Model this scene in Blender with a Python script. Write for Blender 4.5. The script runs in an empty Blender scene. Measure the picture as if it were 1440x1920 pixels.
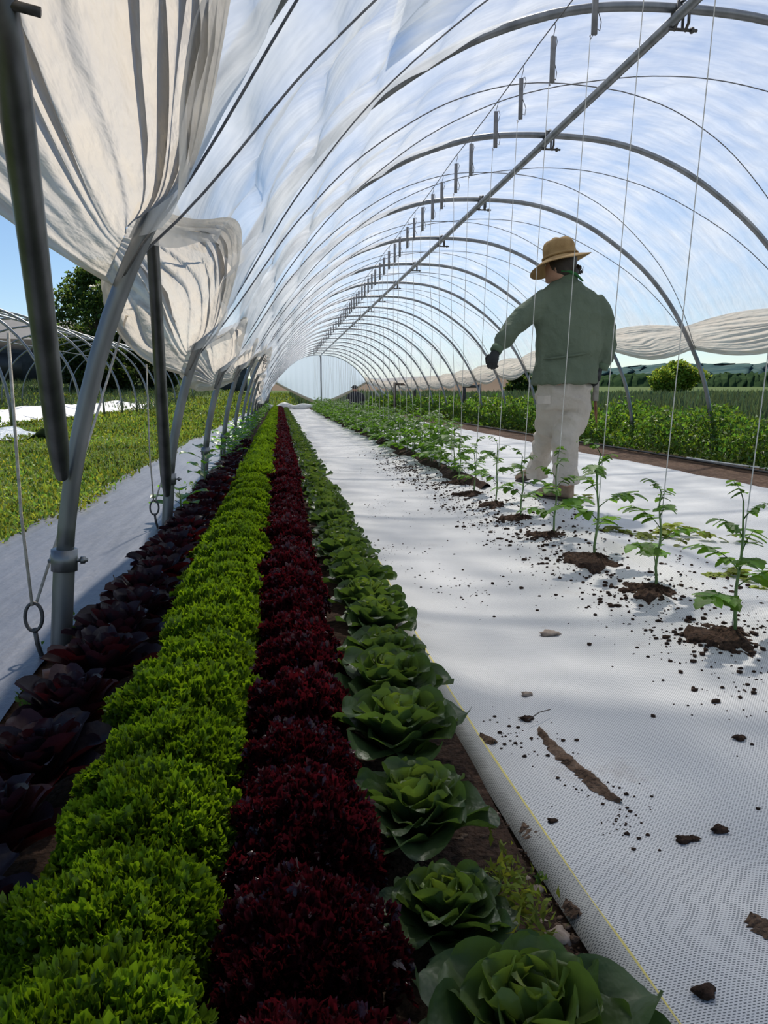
import bpy, math, random
import numpy as np
from mathutils import Vector
random.seed(7); rng = np.random.default_rng(7)
SC = bpy.context.scene; COL = SC.collection
PI = math.pi

# ---------------------------------------------------------------- camera, sky, sun, exposure
CAM_H = 0.80
PITCH, YAW = math.radians(9.066), math.radians(7.955)
FPX = 1385.0
cam_d = bpy.data.cameras.new('camera'); cam = bpy.data.objects.new('camera', cam_d); COL.objects.link(cam)
cam_d.sensor_fit = 'VERTICAL'; cam_d.sensor_height = 36.0; cam_d.lens = FPX / 1920 * 36.0
cam_d.clip_start = 0.02; cam_d.clip_end = 5000
cam.location = (0, 0, CAM_H); cam.rotation_euler = (PI/2 - PITCH, 0, -YAW)
SC.camera = cam
SUN_ELEV, SUN_AZ = math.radians(53), math.radians(11)      # azimuth measured from +Y towards +X
w = bpy.data.worlds.new('sky'); SC.world = w; w.use_nodes = True
nt = w.node_tree; bg = nt.nodes['Background']
sky = nt.nodes.new('ShaderNodeTexSky'); sky.sky_type = 'NISHITA'; sky.sun_disc = False
sky.sun_elevation = SUN_ELEV; sky.sun_rotation = SUN_AZ; sky.air_density = 1.0; sky.dust_density = 0.15; sky.ozone_density = 4.5
nt.links.new(sky.outputs[0], bg.inputs[0]); bg.inputs[1].default_value = 0.100
sun_d = bpy.data.lights.new('sun', 'SUN'); sun_d.energy = 4.8; sun_d.angle = math.radians(1.8); sun_d.color = (1.0, 0.93, 0.82)
sun = bpy.data.objects.new('sun', sun_d); COL.objects.link(sun)
sv = Vector((math.sin(SUN_AZ)*math.cos(SUN_ELEV), math.cos(SUN_AZ)*math.cos(SUN_ELEV), math.sin(SUN_ELEV)))
sun.rotation_euler = sv.to_track_quat('Z', 'Y').to_euler(); sun.location = (10, 40, 50)
SC.view_settings.view_transform = 'Standard'; SC.view_settings.look = 'None'
SC.view_settings.exposure = 0.2; SC.view_settings.gamma = 1.0; SC.view_settings.use_curve_mapping = False
SC.cycles.max_bounces = 6; SC.cycles.diffuse_bounces = 3; SC.cycles.glossy_bounces = 2
SC.cycles.transmission_bounces = 3; SC.cycles.transparent_max_bounces = 12
SC.cycles.caustics_reflective = False; SC.cycles.caustics_refractive = False

# camera basis, to turn a pixel of the photograph at a known depth into a place in the world
_cy, _sy, _cp, _sp = math.cos(YAW), math.sin(YAW), math.cos(PITCH), math.sin(PITCH)
_F = Vector((_sy*_cp, _cy*_cp, -_sp)); _R = Vector((_cy, -_sy, 0)); _U = _R.cross(_F)
def ray(x, y): return _F + _R*((x-720)/FPX) + _U*((960-y)/FPX)
def at(x, y, Y):
    r = ray(x, y); return Vector((0, 0, CAM_H)) + r*(Y/r.y)
def ground(x, y, z=0.0):
    r = ray(x, y); return Vector((0, 0, CAM_H)) + r*((z-CAM_H)/r.z)

# ---------------------------------------------------------------- helpers
def tag(o, label=None, cat=None, group=None, kind=None):
    if label: o['label'] = label
    if cat: o['category'] = cat
    if group: o['group'] = group
    if kind: o['kind'] = kind
    return o
def empty(name, loc=(0, 0, 0), rz=0.0):
    o = bpy.data.objects.new(name, None); COL.objects.link(o); o.location = loc; o.rotation_euler.z = rz
    o.empty_display_size = 0.05; return o
def copy_tree(o, parent=None):
    c = o.copy(); COL.objects.link(c); c.parent = parent
    for ch in list(o.children): copy_tree(ch, c)
    return c
class MB:
    def __init__(s): s.v = []; s.f = []; s.c = []; s.n = 0
    def add(s, verts, faces, col=(1, 1, 1)):
        verts = np.asarray(verts, float).reshape(-1, 3); o = s.n
        s.v.append(verts); s.n += len(verts)
        faces = np.asarray(faces)
        if faces.ndim == 2: s.f.append(faces + o)
        else: s.f.extend([np.asarray([f]) + o for f in faces])
        col = np.asarray(col, float)
        if col.ndim == 1: col = np.tile(col, (len(verts), 1))
        s.c.append(col); return s
    def mesh(s, name, smooth=True):
        V = np.concatenate(s.v); C = np.concatenate(s.c)
        me = bpy.data.meshes.new(name)
        nl = sum(a.size for a in s.f); nf = sum(len(a) for a in s.f)
        me.vertices.add(len(V)); me.vertices.foreach_set('co', V.astype(np.float32).ravel())
        me.loops.add(nl); me.loops.foreach_set('vertex_index', np.concatenate([a.ravel() for a in s.f]).astype(np.int32))
        tot = np.concatenate([np.full(len(a), a.shape[1]) for a in s.f]); st = np.concatenate([[0], np.cumsum(tot)[:-1]])
        me.polygons.add(nf); me.polygons.foreach_set('loop_start', st.astype(np.int32))
        me.polygons.foreach_set('loop_total', tot.astype(np.int32))
        me.polygons.foreach_set('use_smooth', np.full(nf, smooth))
        at_ = me.attributes.new('tint', 'FLOAT_COLOR', 'POINT')
        at_.data.foreach_set('color', np.concatenate([C, np.ones((len(C), 1))], 1).astype(np.float32).ravel())
        me.update(calc_edges=True); me.validate(); return me
    def build(s, name, mat, parent=None, smooth=True):
        me = s.mesh(name, smooth); o = bpy.data.objects.new(name, me); COL.objects.link(o)
        me.materials.append(mat)
        if parent: o.parent = parent
        return o
    # shapes
    def box(s, c, d, col=(1, 1, 1), rz=0.0):
        x, y, z = [k/2 for k in d]
        v = np.array([(i, j, k) for k in (-z, z) for j in (-y, y) for i in (-x, x)])
        if rz: v = v @ np.array([[math.cos(rz), math.sin(rz), 0], [-math.sin(rz), math.cos(rz), 0], [0, 0, 1]])
        return s.add(v + np.array(c), [(0, 2, 3, 1), (4, 5, 7, 6), (0, 1, 5, 4), (2, 6, 7, 3), (0, 4, 6, 2), (1, 3, 7, 5)], col)
    def tube(s, pts, r, n=8, col=(1, 1, 1), cap=True, flat=1.0, up=None):
        P = np.asarray([tuple(p) for p in pts], float); m = len(P)
        R = np.full(m, r) if np.isscalar(r) else np.asarray(r, float)
        T = np.gradient(P, axis=0); T /= np.linalg.norm(T, axis=1)[:, None] + 1e-12
        N = np.zeros_like(P); a = np.array(up if up is not None else (0, 0, 1.0))
        if abs(a @ T[0]) > .95: a = np.array((1.0, 0, 0))
        b = np.cross(T[0], a); b /= np.linalg.norm(b); N[0] = b
        for i in range(1, m):
            b = N[i-1] - T[i]*(N[i-1] @ T[i]); N[i] = b/np.linalg.norm(b)
        B = np.cross(T, N); an = np.arange(n)*2*PI/n
        V = P[:, None] + R[:, None, None]*(np.cos(an)[None, :, None]*N[:, None] + flat*np.sin(an)[None, :, None]*B[:, None])
        i = np.arange(m-1)[:, None]*n; j = np.arange(n)[None]; k = (j+1) % n
        F = np.stack([i+j, i+k, i+n+k, i+n+j], -1).reshape(-1, 4)
        o = s.n; s.add(V.reshape(-1, 3), F, col)
        if cap: s.f.append(np.array([np.arange(n)[::-1]]) + o); s.f.append(np.array([np.arange(n)]) + o + (m-1)*n)
        return s
    def rings(s, rs, n=24, col=(1, 1, 1), cap=True):
        # rs: list of (center, rx, ry, ang_z) horizontal-ish rings, or (center, vecA, vecB)
        V = []
        an = np.arange(n)*2*PI/n
        for c, A, B in rs:
            c, A, B = np.array(c), np.array(A), np.array(B)
            V.append(c + np.cos(an)[:, None]*A + np.sin(an)[:, None]*B)
        m = len(rs); i = np.arange(m-1)[:, None]*n; j = np.arange(n)[None]; k = (j+1) % n
        F = np.stack([i+j, i+k, i+n+k, i+n+j], -1).reshape(-1, 4); o = s.n
        s.add(np.concatenate(V), F, col)
        if cap: s.f.append(np.array([np.arange(n)[::-1]]) + o); s.f.append(np.array([np.arange(n)]) + o + (m-1)*n)
        return s
    def blob(s, c, r, seed=0, n=8, col=(1, 1, 1), rough=.25):
        rg = np.random.default_rng(seed); ph = rg.uniform(0, 6.28, 6)
        V = []; m = n
        for i in range(m+1):
            t = PI*i/m
            for j in range(2*n):
                p = 2*PI*j/(2*n)
                k = 1 + rough*(math.sin(3*p+ph[0]+2*t)*math.sin(2*t+ph[1]) + .5*math.sin(5*p+ph[2])*math.sin(4*t+ph[3]))*math.sin(t)
                V.append((c[0]+r[0]*k*math.sin(t)*math.cos(p), c[1]+r[1]*k*math.sin(t)*math.sin(p), c[2]+r[2]*k*math.cos(t)))
        i = np.arange(m)[:, None]*2*n; j = np.arange(2*n)[None]; k = (j+1) % (2*n)
        return s.add(V, np.stack([i+j, i+2*n+j, i+2*n+k, i+k], -1).reshape(-1, 4), col)
    def grid(s, V, col=(1, 1, 1)):
        V = np.asarray(V); a, b = V.shape[:2]
        i = np.arange(a-1)[:, None]*b; j = np.arange(b-1)[None]
        F = np.stack([i+j, i+b+j, i+b+j+1, i+j+1], -1).reshape(-1, 4)
        col = np.asarray(col, float)
        if col.ndim == 3: col = col.reshape(-1, 3)
        return s.add(V.reshape(-1, 3), F, col)

# value noise for geometry
_tab = rng.uniform(-1, 1, (256, 256))
def vnoise(x, y):
    x = np.asarray(x, float); y = np.asarray(y, float); xi = np.floor(x).astype(int); yi = np.floor(y).astype(int)
    fx = x-xi; fy = y-yi; fx = fx*fx*(3-2*fx); fy = fy*fy*(3-2*fy)
    g = lambda a, b: _tab[a % 256, b % 256]
    return (g(xi, yi)*(1-fx)+g(xi+1, yi)*fx)*(1-fy) + (g(xi, yi+1)*(1-fx)+g(xi+1, yi+1)*fx)*fy
def fbm(x, y, o=3): return sum(vnoise(x*2**i+17*i, y*2**i+5*i)/2**i for i in range(o))

# ---------------------------------------------------------------- materials
def new_mat(name):
    m = bpy.data.materials.new(name); m.use_nodes = True; t = m.node_tree; t.nodes.clear()
    out = t.nodes.new('ShaderNodeOutputMaterial'); return m, t, out
def N(t, kind, **kw):
    n = t.nodes.new(kind)
    for k, v in kw.items():
        if k in ('operation', 'blend_type', 'data_type', 'attribute_name', 'wave_type', 'bands_direction', 'feature', 'wave_profile', 'noise_dimensions', 'distance', 'use_clamp'): setattr(n, k, v)
    return n
def setin(n, **kw):
    for k, v in kw.items(): n.inputs[k.replace('_', ' ')].default_value = v
    return n
def ramp(t, src, stops):
    r = t.nodes.new('ShaderNodeValToRGB'); t.links.new(src, r.inputs[0]); e = r.color_ramp.elements
    while len(e) < len(stops): e.new(.5)
    for a, (p, c) in zip(e, stops): a.position = p; a.color = tuple(c) + (1,) if len(c) == 3 else c
    return r.outputs[0]
def coords(t): return t.nodes.new('ShaderNodeTexCoord').outputs['Object']
def noise(t, vec, scale, detail=3, rough=.5, scl=None):
    if scl is not None:
        mp = t.nodes.new('ShaderNodeMapping'); mp.inputs['Scale'].default_value = scl; t.links.new(vec, mp.inputs[0]); vec = mp.outputs[0]
    n = t.nodes.new('ShaderNodeTexNoise'); n.inputs['Scale'].default_value = scale; n.inputs['Detail'].default_value = detail
    n.inputs['Roughness'].default_value = rough; t.links.new(vec, n.inputs[0]); return n.outputs[0]
def bump(t, h, strength=.3, dist=.01):
    b = t.nodes.new('ShaderNodeBump'); b.inputs['Strength'].default_value = strength; b.inputs['Distance'].default_value = dist
    t.links.new(h, b.inputs['Height']); return b.outputs[0]
def principled(name, stops, scale=5, rough=.6, metal=0, bumps=None, spec=.5, detail=4, tint=False, scl=None):
    m, t, out = new_mat(name); p = t.nodes.new('ShaderNodeBsdfPrincipled'); v = coords(t)
    c = ramp(t, noise(t, v, scale, detail, scl=scl), stops)
    if tint:
        a = t.nodes.new('ShaderNodeAttribute'); a.attribute_name = 'tint'
        mx = t.nodes.new('ShaderNodeMix'); mx.data_type = 'RGBA'; mx.blend_type = 'MULTIPLY'; mx.inputs[0].default_value = 1
        t.links.new(c, mx.inputs[6]); t.links.new(a.outputs[0], mx.inputs[7]); c = mx.outputs[2]
    t.links.new(c, p.inputs['Base Color']); p.inputs['Roughness'].default_value = rough; p.inputs['Metallic'].default_value = metal
    p.inputs['Specular IOR Level'].default_value = spec
    if bumps: t.links.new(bump(t, noise(t, v, bumps[0], 4), bumps[1], bumps[2]), p.inputs['Normal'])
    t.links.new(p.outputs[0], out.inputs[0]); return m
def leafy(name, base, trans, rough=.45, spec=.35, tw=.45, bscale=60, bstr=.3, vary=.3, bdist=.004):
    """leaf: tinted diffuse with light passing through; the tint attribute carries each leaf's own green"""
    m, t, out = new_mat(name); v = coords(t)
    a = t.nodes.new('ShaderNodeAttribute'); a.attribute_name = 'tint'
    nz = noise(t, v, 14, 3)
    def col(c):
        r = ramp(t, nz, [(.3, [k*(1-vary) for k in c]), (.7, [min(1, k*(1+vary)) for k in c])])
        mx = t.nodes.new('ShaderNodeMix'); mx.data_type = 'RGBA'; mx.blend_type = 'MULTIPLY'; mx.inputs[0].default_value = 1
        t.links.new(r, mx.inputs[6]); t.links.new(a.outputs[0], mx.inputs[7]); return mx.outputs[2]
    p = t.nodes.new('ShaderNodeBsdfPrincipled'); p.inputs['Roughness'].default_value = rough; p.inputs['Specular IOR Level'].default_value = spec
    t.links.new(col(base), p.inputs['Base Color'])
    tr = t.nodes.new('ShaderNodeBsdfTranslucent'); t.links.new(col(trans), tr.inputs[0])
    if bstr:
        b = bump(t, noise(t, v, bscale, 2), bstr, bdist); t.links.new(b, p.inputs['Normal'])
    ms = t.nodes.new('ShaderNodeMixShader'); ms.inputs[0].default_value = tw
    t.links.new(p.outputs[0], ms.inputs[1]); t.links.new(tr.outputs[0], ms.inputs[2]); t.links.new(ms.outputs[0], out.inputs[0]); return m
def film_mat(name, diff, clear, wr=.6, dirs=((1, 1, 1),), tdens=(.35, .65), gloss=.06):
    """greenhouse film: partly clear, partly light scattering, creased"""
    m, t, out = new_mat(name); v = coords(t)
    h = None
    for i, (sc, scl) in enumerate(dirs):
        n = noise(t, v, sc, 3, .45, scl=scl)
        if h is None: h = n
        else:
            ad = N(t, 'ShaderNodeMath', operation='ADD'); t.links.new(h, ad.inputs[0]); t.links.new(n, ad.inputs[1]); h = ad.outputs[0]
    nb = bump(t, h, wr, .03)
    tl = t.nodes.new('ShaderNodeBsdfTranslucent'); tl.inputs[0].default_value = (*diff, 1); t.links.new(nb, tl.inputs['Normal'])
    df = t.nodes.new('ShaderNodeBsdfDiffuse'); df.inputs[0].default_value = (*diff, 1); t.links.new(nb, df.inputs['Normal'])
    gl = t.nodes.new('ShaderNodeBsdfGlossy'); gl.inputs['Roughness'].default_value = .25; t.links.new(nb, gl.inputs['Normal'])
    tp = t.nodes.new('ShaderNodeBsdfTransparent'); tp.inputs[0].default_value = (*clear, 1)
    m1 = t.nodes.new('ShaderNodeMixShader'); m1.inputs[0].default_value = .3
    t.links.new(tl.outputs[0], m1.inputs[1]); t.links.new(df.outputs[0], m1.inputs[2])
    m2 = t.nodes.new('ShaderNodeMixShader'); m2.inputs[0].default_value = gloss
    t.links.new(m1.outputs[0], m2.inputs[1]); t.links.new(gl.outputs[0], m2.inputs[2])
    m3 = t.nodes.new('ShaderNodeMixShader')
    at_ = t.nodes.new('ShaderNodeAttribute'); at_.attribute_name = 'tint'; sp_ = t.nodes.new('ShaderNodeSeparateColor'); t.links.new(at_.outputs[0], sp_.inputs[0])
    r = ramp(t, h if len(dirs) == 1 else nzscale(t, h, 1/len(dirs)), [(.38, (tdens[0],)*3), (.66, (tdens[1],)*3)])
    ad = N(t, 'ShaderNodeMath', operation='ADD', use_clamp=True); t.links.new(r, ad.inputs[0]); t.links.new(sp_.outputs[0], ad.inputs[1])
    t.links.new(ad.outputs[0], m3.inputs[0]); t.links.new(tp.outputs[0], m3.inputs[1]); t.links.new(m2.outputs[0], m3.inputs[2])
    t.links.new(m3.outputs[0], out.inputs[0]); return m
def nzscale(t, src, k):
    n = N(t, 'ShaderNodeMath', operation='MULTIPLY'); t.links.new(src, n.inputs[0]); n.inputs[1].default_value = k; return n.outputs[0]

M = {}
M['film'] = film_mat('clear_film', (.86, .88, .90), (.95, .97, 1), .9, ((3.0, (1, .25, 1)), (7.0, (.35, 1, .35))), (.34, .74))
M['skirt'] = film_mat('bunched_film', (.66, .605, .525), (.9, .88, .84), .6, ((5.0, (2, .35, 2)), (13.0, (2.2, .3, 2.2))), (.88, .99))
M['endfilm'] = film_mat('end_film', (.62, .72, .82), (.9, .95, 1), .5, ((5.0, (1, 1, .12)),), (.86, .97))
M['galv'] = principled('galvanised_steel', [(.3, (.16, .17, .18)), (.7, (.30, .31, .32))], 9, .42, .75, scl=(1, 1, .3))
M['steel_dark'] = principled('weathered_steel', [(.3, (.10, .105, .11)), (.7, (.21, .215, .22))], 12, .42, .7, scl=(1, 1, .3))
M['iron'] = principled('bolt_iron', [(.3, (.06, .06, .06)), (.7, (.16, .15, .14))], 30, .5, .7)
M['rope'] = principled('rope', [(.35, (.42, .38, .32)), (.65, (.62, .57, .50))], 60, .9, bumps=(300, .4, .003))
M['darkrope'] = principled('film_rope', [(.3, (.10, .10, .11)), (.7, (.22, .22, .23))], 60, .8)
M['twine'] = principled('white_twine', [(.3, (.62, .60, .56)), (.7, (.80, .78, .74))], 80, .8)
M['hook'] = principled('grey_plastic_hook', [(.3, (.17, .17, .18)), (.7, (.26, .26, .27))], 20, .6)
M['soil'] = principled('garden_soil', [(.3, (.055, .035, .024)), (.5, (.13, .085, .058)), (.72, (.23, .16, .115))], 26, .95, bumps=(45, 1.0, .02), spec=.15, detail=8)
M['mound'] = principled('potting_soil', [(.3, (.018, .011, .008)), (.7, (.085, .05, .034))], 60, .95, bumps=(90, 1, .012), spec=.15, detail=6)
M['stone'] = principled('pebble_stone', [(.3, (.20, .15, .115)), (.7, (.42, .33, .26))], 40, .85, bumps=(60, .4, .004))
M['grass'] = leafy('grass_blades', (.135, .21, .03), (.22, .28, .03), .5, .3, .45, bstr=0)
M['weeds'] = leafy('weed_leaves', (.06, .12, .022), (.12, .22, .02), .5, .3, .45, bstr=0)
M['rye'] = leafy('tall_grass', (.10, .14, .075), (.12, .17, .06), .6, .2, .3, bstr=0)
M['treeleaf'] = leafy('tree_leaves', (.05, .09, .02), (.13, .20, .03), .5, .3, .4, bstr=0)
M['bark'] = principled('bark', [(.3, (.06, .045, .035)), (.7, (.16, .13, .10))], 20, .9, bumps=(40, .8, .02))
M['green_lettuce'] = leafy('frilly_green_leaf', (.11, .19, .014), (.21, .34, .012), .42, .4, .5, 90, .4)
M['red_lettuce'] = leafy('frilly_red_leaf', (.040, .0075, .012), (.10, .009, .013), .25, .7, .42, 90, .4)
M['butter'] = leafy('butterhead_leaf', (.080, .13, .042), (.15, .25, .032), .42, .45, .38, 55, .5, bdist=.005)
M['purple'] = leafy('purple_leaf', (.020, .014, .019), (.07, .010, .013), .42, .32, .25, 70, .4, bdist=.004)
M['tomleaf'] = leafy('tomato_leaf', (.06, .135, .025), (.17, .34, .03), .5, .3, .45, 120, .3)
M['tomstem'] = principled('tomato_stem', [(.3, (.10, .17, .05)), (.7, (.17, .27, .08))], 30, .6)
M['pepleaf'] = leafy('pepper_leaf', (.07, .19, .02), (.18, .42, .02), .35, .5, .45, 60, .3)
M['wilted'] = leafy('wilted_leaf', (.20, .25, .04), (.35, .40, .04), .6, .2, .4, 60, .3)
M['rowcover'] = principled('row_cover_cloth', [(.3, (.66, .66, .66)), (.7, (.82, .81, .79))], 3, .8, bumps=(6, .5, .05))
M['whiteplastic'] = principled('white_plastic', [(.3, (.62, .62, .60)), (.7, (.80, .79, .76))], 8, .45, bumps=(20, .5, .02))
M['bluetarp'] = principled('grey_blue_tarp', [(.3, (.24, .29, .34)), (.7, (.42, .47, .52))], 6, .4, bumps=(14, .8, .03))
M['barn'] = principled('barn_wall', [(.3, (.040, .042, .048)), (.7, (.075, .078, .085))], 2, .8, bumps=(3, .2, .02))
M['barnroof'] = principled('barn_roof', [(.3, (.055, .057, .062)), (.7, (.085, .087, .092))], 2, .6)
M['wood'] = principled('old_wood', [(.3, (.06, .05, .04)), (.7, (.15, .12, .10))], 12, .9)
M['shirt'] = principled('green_shirt', [(.3, (.105, .135, .098)), (.7, (.15, .185, .135))], 3.5, .9, bumps=(9, .75, .05), spec=.15, scl=(1.5, 1.5, .8))
M['shirtedge'] = principled('shirt_collar', [(.3, (.09, .13, .085)), (.7, (.13, .18, .12))], 9, .9, spec=.15)
M['bandana'] = principled('green_bandana', [(.3, (.02, .12, .03)), (.7, (.03, .18, .05))], 9, .8)
M['trousers'] = principled('khaki_trousers', [(.25, (.42, .375, .33)), (.75, (.56, .51, .45))], 5, .9, bumps=(8, .8, .05), spec=.15, scl=(1.4, 1.4, .7))
M['straw'] = principled('tan_hat', [(.3, (.27, .17, .075)), (.7, (.42, .28, .13))], 14, .85, bumps=(120, .5, .004), spec=.15)
M['skin'] = principled('skin', [(.3, (.40, .21, .14)), (.7, (.50, .28, .19))], 10, .55)
M['hair'] = principled('dark_hair', [(.3, (.012, .008, .006)), (.7, (.04, .026, .018))], 40, .5)
M['glove'] = principled('black_glove', [(.3, (.010, .011, .013)), (.7, (.03, .032, .036))], 20, .7)
M['boot'] = principled('tan_boot', [(.3, (.22, .15, .095)), (.7, (.38, .28, .20))], 14, .8, bumps=(40, .4, .01))
M['sole'] = principled('boot_sole', [(.3, (.03, .022, .018)), (.7, (.08, .06, .045))], 20, .8)
M['lace'] = principled('boot_lace', [(.3, (.05, .04, .03)), (.7, (.12, .10, .08))], 20, .8)
M['rust'] = principled('rusty_blade', [(.3, (.15, .06, .035)), (.7, (.30, .13, .08))], 20, .7)
M['toolgrey'] = principled('tool_grip', [(.3, (.20, .19, .17)), (.7, (.36, .34, .31))], 20, .6)
M['darkcloth'] = principled('dark_cloth', [(.3, (.012, .014, .018)), (.7, (.035, .038, .045))], 8, .9, bumps=(14, .6, .04))
M['hill'] = principled('wooded_hill', [(.3, (.045, .085, .09)), (.55, (.075, .125, .115)), (.75, (.16, .19, .18))], .03, 1, spec=0, detail=8)
M['treeline'] = principled('far_trees', [(.3, (.018, .038, .018)), (.7, (.05, .085, .035))], .22, 1, spec=0, detail=8)
M['brownfield'] = principled('bare_field', [(.3, (.15, .115, .085)), (.7, (.21, .165, .125))], .05, 1, spec=0, scl=(1, .3, 1))
M['drip'] = principled('drip_tape', [(.3, (.012, .012, .012)), (.7, (.03, .03, .03))], 10, .5)

def ground_mat():
    m, t, out = new_mat('farm_ground'); v = coords(t); p = t.nodes.new('ShaderNodeBsdfPrincipled')
    a = t.nodes.new('ShaderNodeAttribute'); a.attribute_name = 'tint'
    soil = ramp(t, noise(t, v, 24, 8, .65), [(.3, (.05, .031, .021)), (.5, (.12, .076, .052)), (.72, (.22, .15, .11))])
    gr = ramp(t, noise(t, v, 1.6, 8, .7), [(.3, (.045, .075, .014)), (.7, (.10, .145, .028))])
    mx = t.nodes.new('ShaderNodeMix'); mx.data_type = 'RGBA'; sp = t.nodes.new('ShaderNodeSeparateColor'); t.links.new(a.outputs[0], sp.inputs[0])
    t.links.new(sp.outputs[0], mx.inputs[0]); t.links.new(soil, mx.inputs[6]); t.links.new(gr, mx.inputs[7])
    t.links.new(mx.outputs[2], p.inputs['Base Color']); p.inputs['Roughness'].default_value = .95; p.inputs['Specular IOR Level'].default_value = .15
    t.links.new(bump(t, noise(t, v, 40, 6, .6), 1, .02), p.inputs['Normal']); t.links.new(p.outputs[0], out.inputs[0]); return m
M['ground'] = ground_mat()

def weave_mat(name, light, dark, pitch=.0048, stain=0.0, rough=.55, stripe=None, streak=0.0, spec=.4):
    """woven ground cloth: light tapes with small dark gaps, plus soil stains"""
    m, t, out = new_mat(name); v = coords(t); p = t.nodes.new('ShaderNodeBsdfPrincipled')
    sx = t.nodes.new('ShaderNodeSeparateXYZ'); t.links.new(v, sx.inputs[0])
    def mth(op, a, b=None):
        n = N(t, 'ShaderNodeMath', operation=op)
        for i, k in enumerate((a, b)):
            if k is None: continue
            if isinstance(k, (int, float)): n.inputs[i].default_value = k
            else: t.links.new(k, n.inputs[i])
        return n.outputs[0]
    wob = mth('MULTIPLY', noise(t, v, 6, 2), pitch*5)
    yy = mth('ADD', sx.outputs[1], wob)
    row = mth('FLOOR', mth('DIVIDE', yy, pitch))
    xx = mth('ADD', mth('DIVIDE', sx.outputs[0], pitch*1.7), mth('MULTIPLY', row, .5))
    fx = mth('ABSOLUTE', mth('SUBTRACT', mth('FRACT', xx), .5)); fy = mth('FRACT', mth('DIVIDE', yy, pitch))
    fy = mth('ABSOLUTE', mth('SUBTRACT', fy, .5))
    gap = mth('MULTIPLY', mth('LESS_THAN', fx, .30), mth('LESS_THAN', fy, .20))
    mix = t.nodes.new('ShaderNodeMix'); mix.data_type = 'RGBA'; t.links.new(gap, mix.inputs[0])
    li = ramp(t, noise(t, v, 1.7, 5, .6), [(.3, [k*.86 for k in light]), (.7, light)])
    t.links.new(li, mix.inputs[6]); mix.inputs[7].default_value = (*dark, 1); c = mix.outputs[2]
    if streak:
        s = ramp(t, noise(t, v, 6, 5, .7, scl=(6, .22, 1)), [(.40, (0, 0, 0)), (.62, (1, 1, 1))])
        ms = t.nodes.new('ShaderNodeMix'); ms.data_type = 'RGBA'; t.links.new(mth('MULTIPLY', s, streak), ms.inputs[0])
        t.links.new(c, ms.inputs[6]); ms.inputs[7].default_value = (*[k*1.5 for k in light], 1); c = ms.outputs[2]
    if stripe:
        d = mth('ABSOLUTE', mth('SUBTRACT', sx.outputs[0], stripe)); k = mth('LESS_THAN', d, .0035)
        ms = t.nodes.new('ShaderNodeMix'); ms.data_type = 'RGBA'; t.links.new(k, ms.inputs[0])
        t.links.new(c, ms.inputs[6]); ms.inputs[7].default_value = (.62, .55, .22, 1); c = ms.outputs[2]
    if stain:
        s = ramp(t, noise(t, v, 2.3, 8, .72), [(.60, (0, 0, 0)), (.74, (1, 1, 1))])
        ms = t.nodes.new('ShaderNodeMix'); ms.data_type = 'RGBA'; t.links.new(mth('MULTIPLY', s, stain), ms.inputs[0])
        t.links.new(c, ms.inputs[6]); ms.inputs[7].default_value = (.20, .13, .085, 1); c = ms.outputs[2]
    t.links.new(c, p.inputs['Base Color']); p.inputs['Roughness'].default_value = rough; p.inputs['Specular IOR Level'].default_value = spec
    t.links.new(bump(t, noise(t, v, 9, 4, .6), .35, .02), p.inputs['Normal']); t.links.new(p.outputs[0], out.inputs[0]); return m
M['white_cloth'] = weave_mat('white_ground_cloth', (.70, .69, .68), (.10, .11, .12), .0040, stain=.5)
M['white_cloth2'] = weave_mat('white_ground_cloth_far', (.70, .70, .70), (.10, .11, .12), .0040, stain=.3)
M['yellow'] = principled('yellow_thread', [(.4, (.55, .46, .14)), (.6, (.72, .60, .16))], 260, .7)
M['hem_cloth'] = weave_mat('hemmed_cloth', (.45, .44, .40), (.08, .08, .08), .0036, stain=.9)
M['grey_cloth'] = weave_mat('grey_ground_cloth', (.080, .086, .105), (.03, .03, .035), .004, rough=.42, streak=.45, spec=.6)

# ---------------------------------------------------------------- tunnel shape
S = 2.2; NH = 20; CX = 2.43
HALF = [(0, 3.06), (.55, 3.03), (1.0, 2.92), (1.45, 2.72), (2.0, 2.34), (2.4, 1.92), (2.72, 1.42), (2.93, .98), (3.06, .5), (3.12, 0.0)]
def hoopY(k): return (1.05 + (k-1))*S
def catmull(P, n=14):
    P = [np.array(p, float) for p in P]; P = [2*P[0]-P[1]] + P + [2*P[-1]-P[-2]]; out = []
    for i in range(1, len(P)-2):
        for j in range(n):
            t = j/n; a, b, c, d = P[i-1:i+3]
            out.append(.5*((2*b)+(c-a)*t+(2*a-5*b+4*c-d)*t*t+(3*b-a-3*c+d)*t**3))
    out.append(P[-2]); return np.array(out)
_full = [(-x, z) for x, z in HALF[::-1]] + HALF[1:]
PROF = catmull(_full); _sl = np.concatenate([[0], np.cumsum(np.linalg.norm(np.diff(PROF, axis=0), axis=1))]); SLEN = _sl[-1]
def prof(s):
    s = np.clip(s, 0, SLEN); x = np.interp(s, _sl, PROF[:, 0]); z = np.interp(s, _sl, PROF[:, 1])
    e = .03; dx = np.interp(s+e, _sl, PROF[:, 0])-np.interp(s-e, _sl, PROF[:, 0]); dz = np.interp(s+e, _sl, PROF[:, 1])-np.interp(s-e, _sl, PROF[:, 1])
    L = np.hypot(dx, dz)+1e-9; return x+CX, z, -dz/L, dx/L         # outward normal
_half_i = len(PROF)//2
def s_left(z): return np.interp(z, PROF[:_half_i+1, 1], _sl[:_half_i+1])
def s_right(z): return SLEN - s_left(z)

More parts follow.
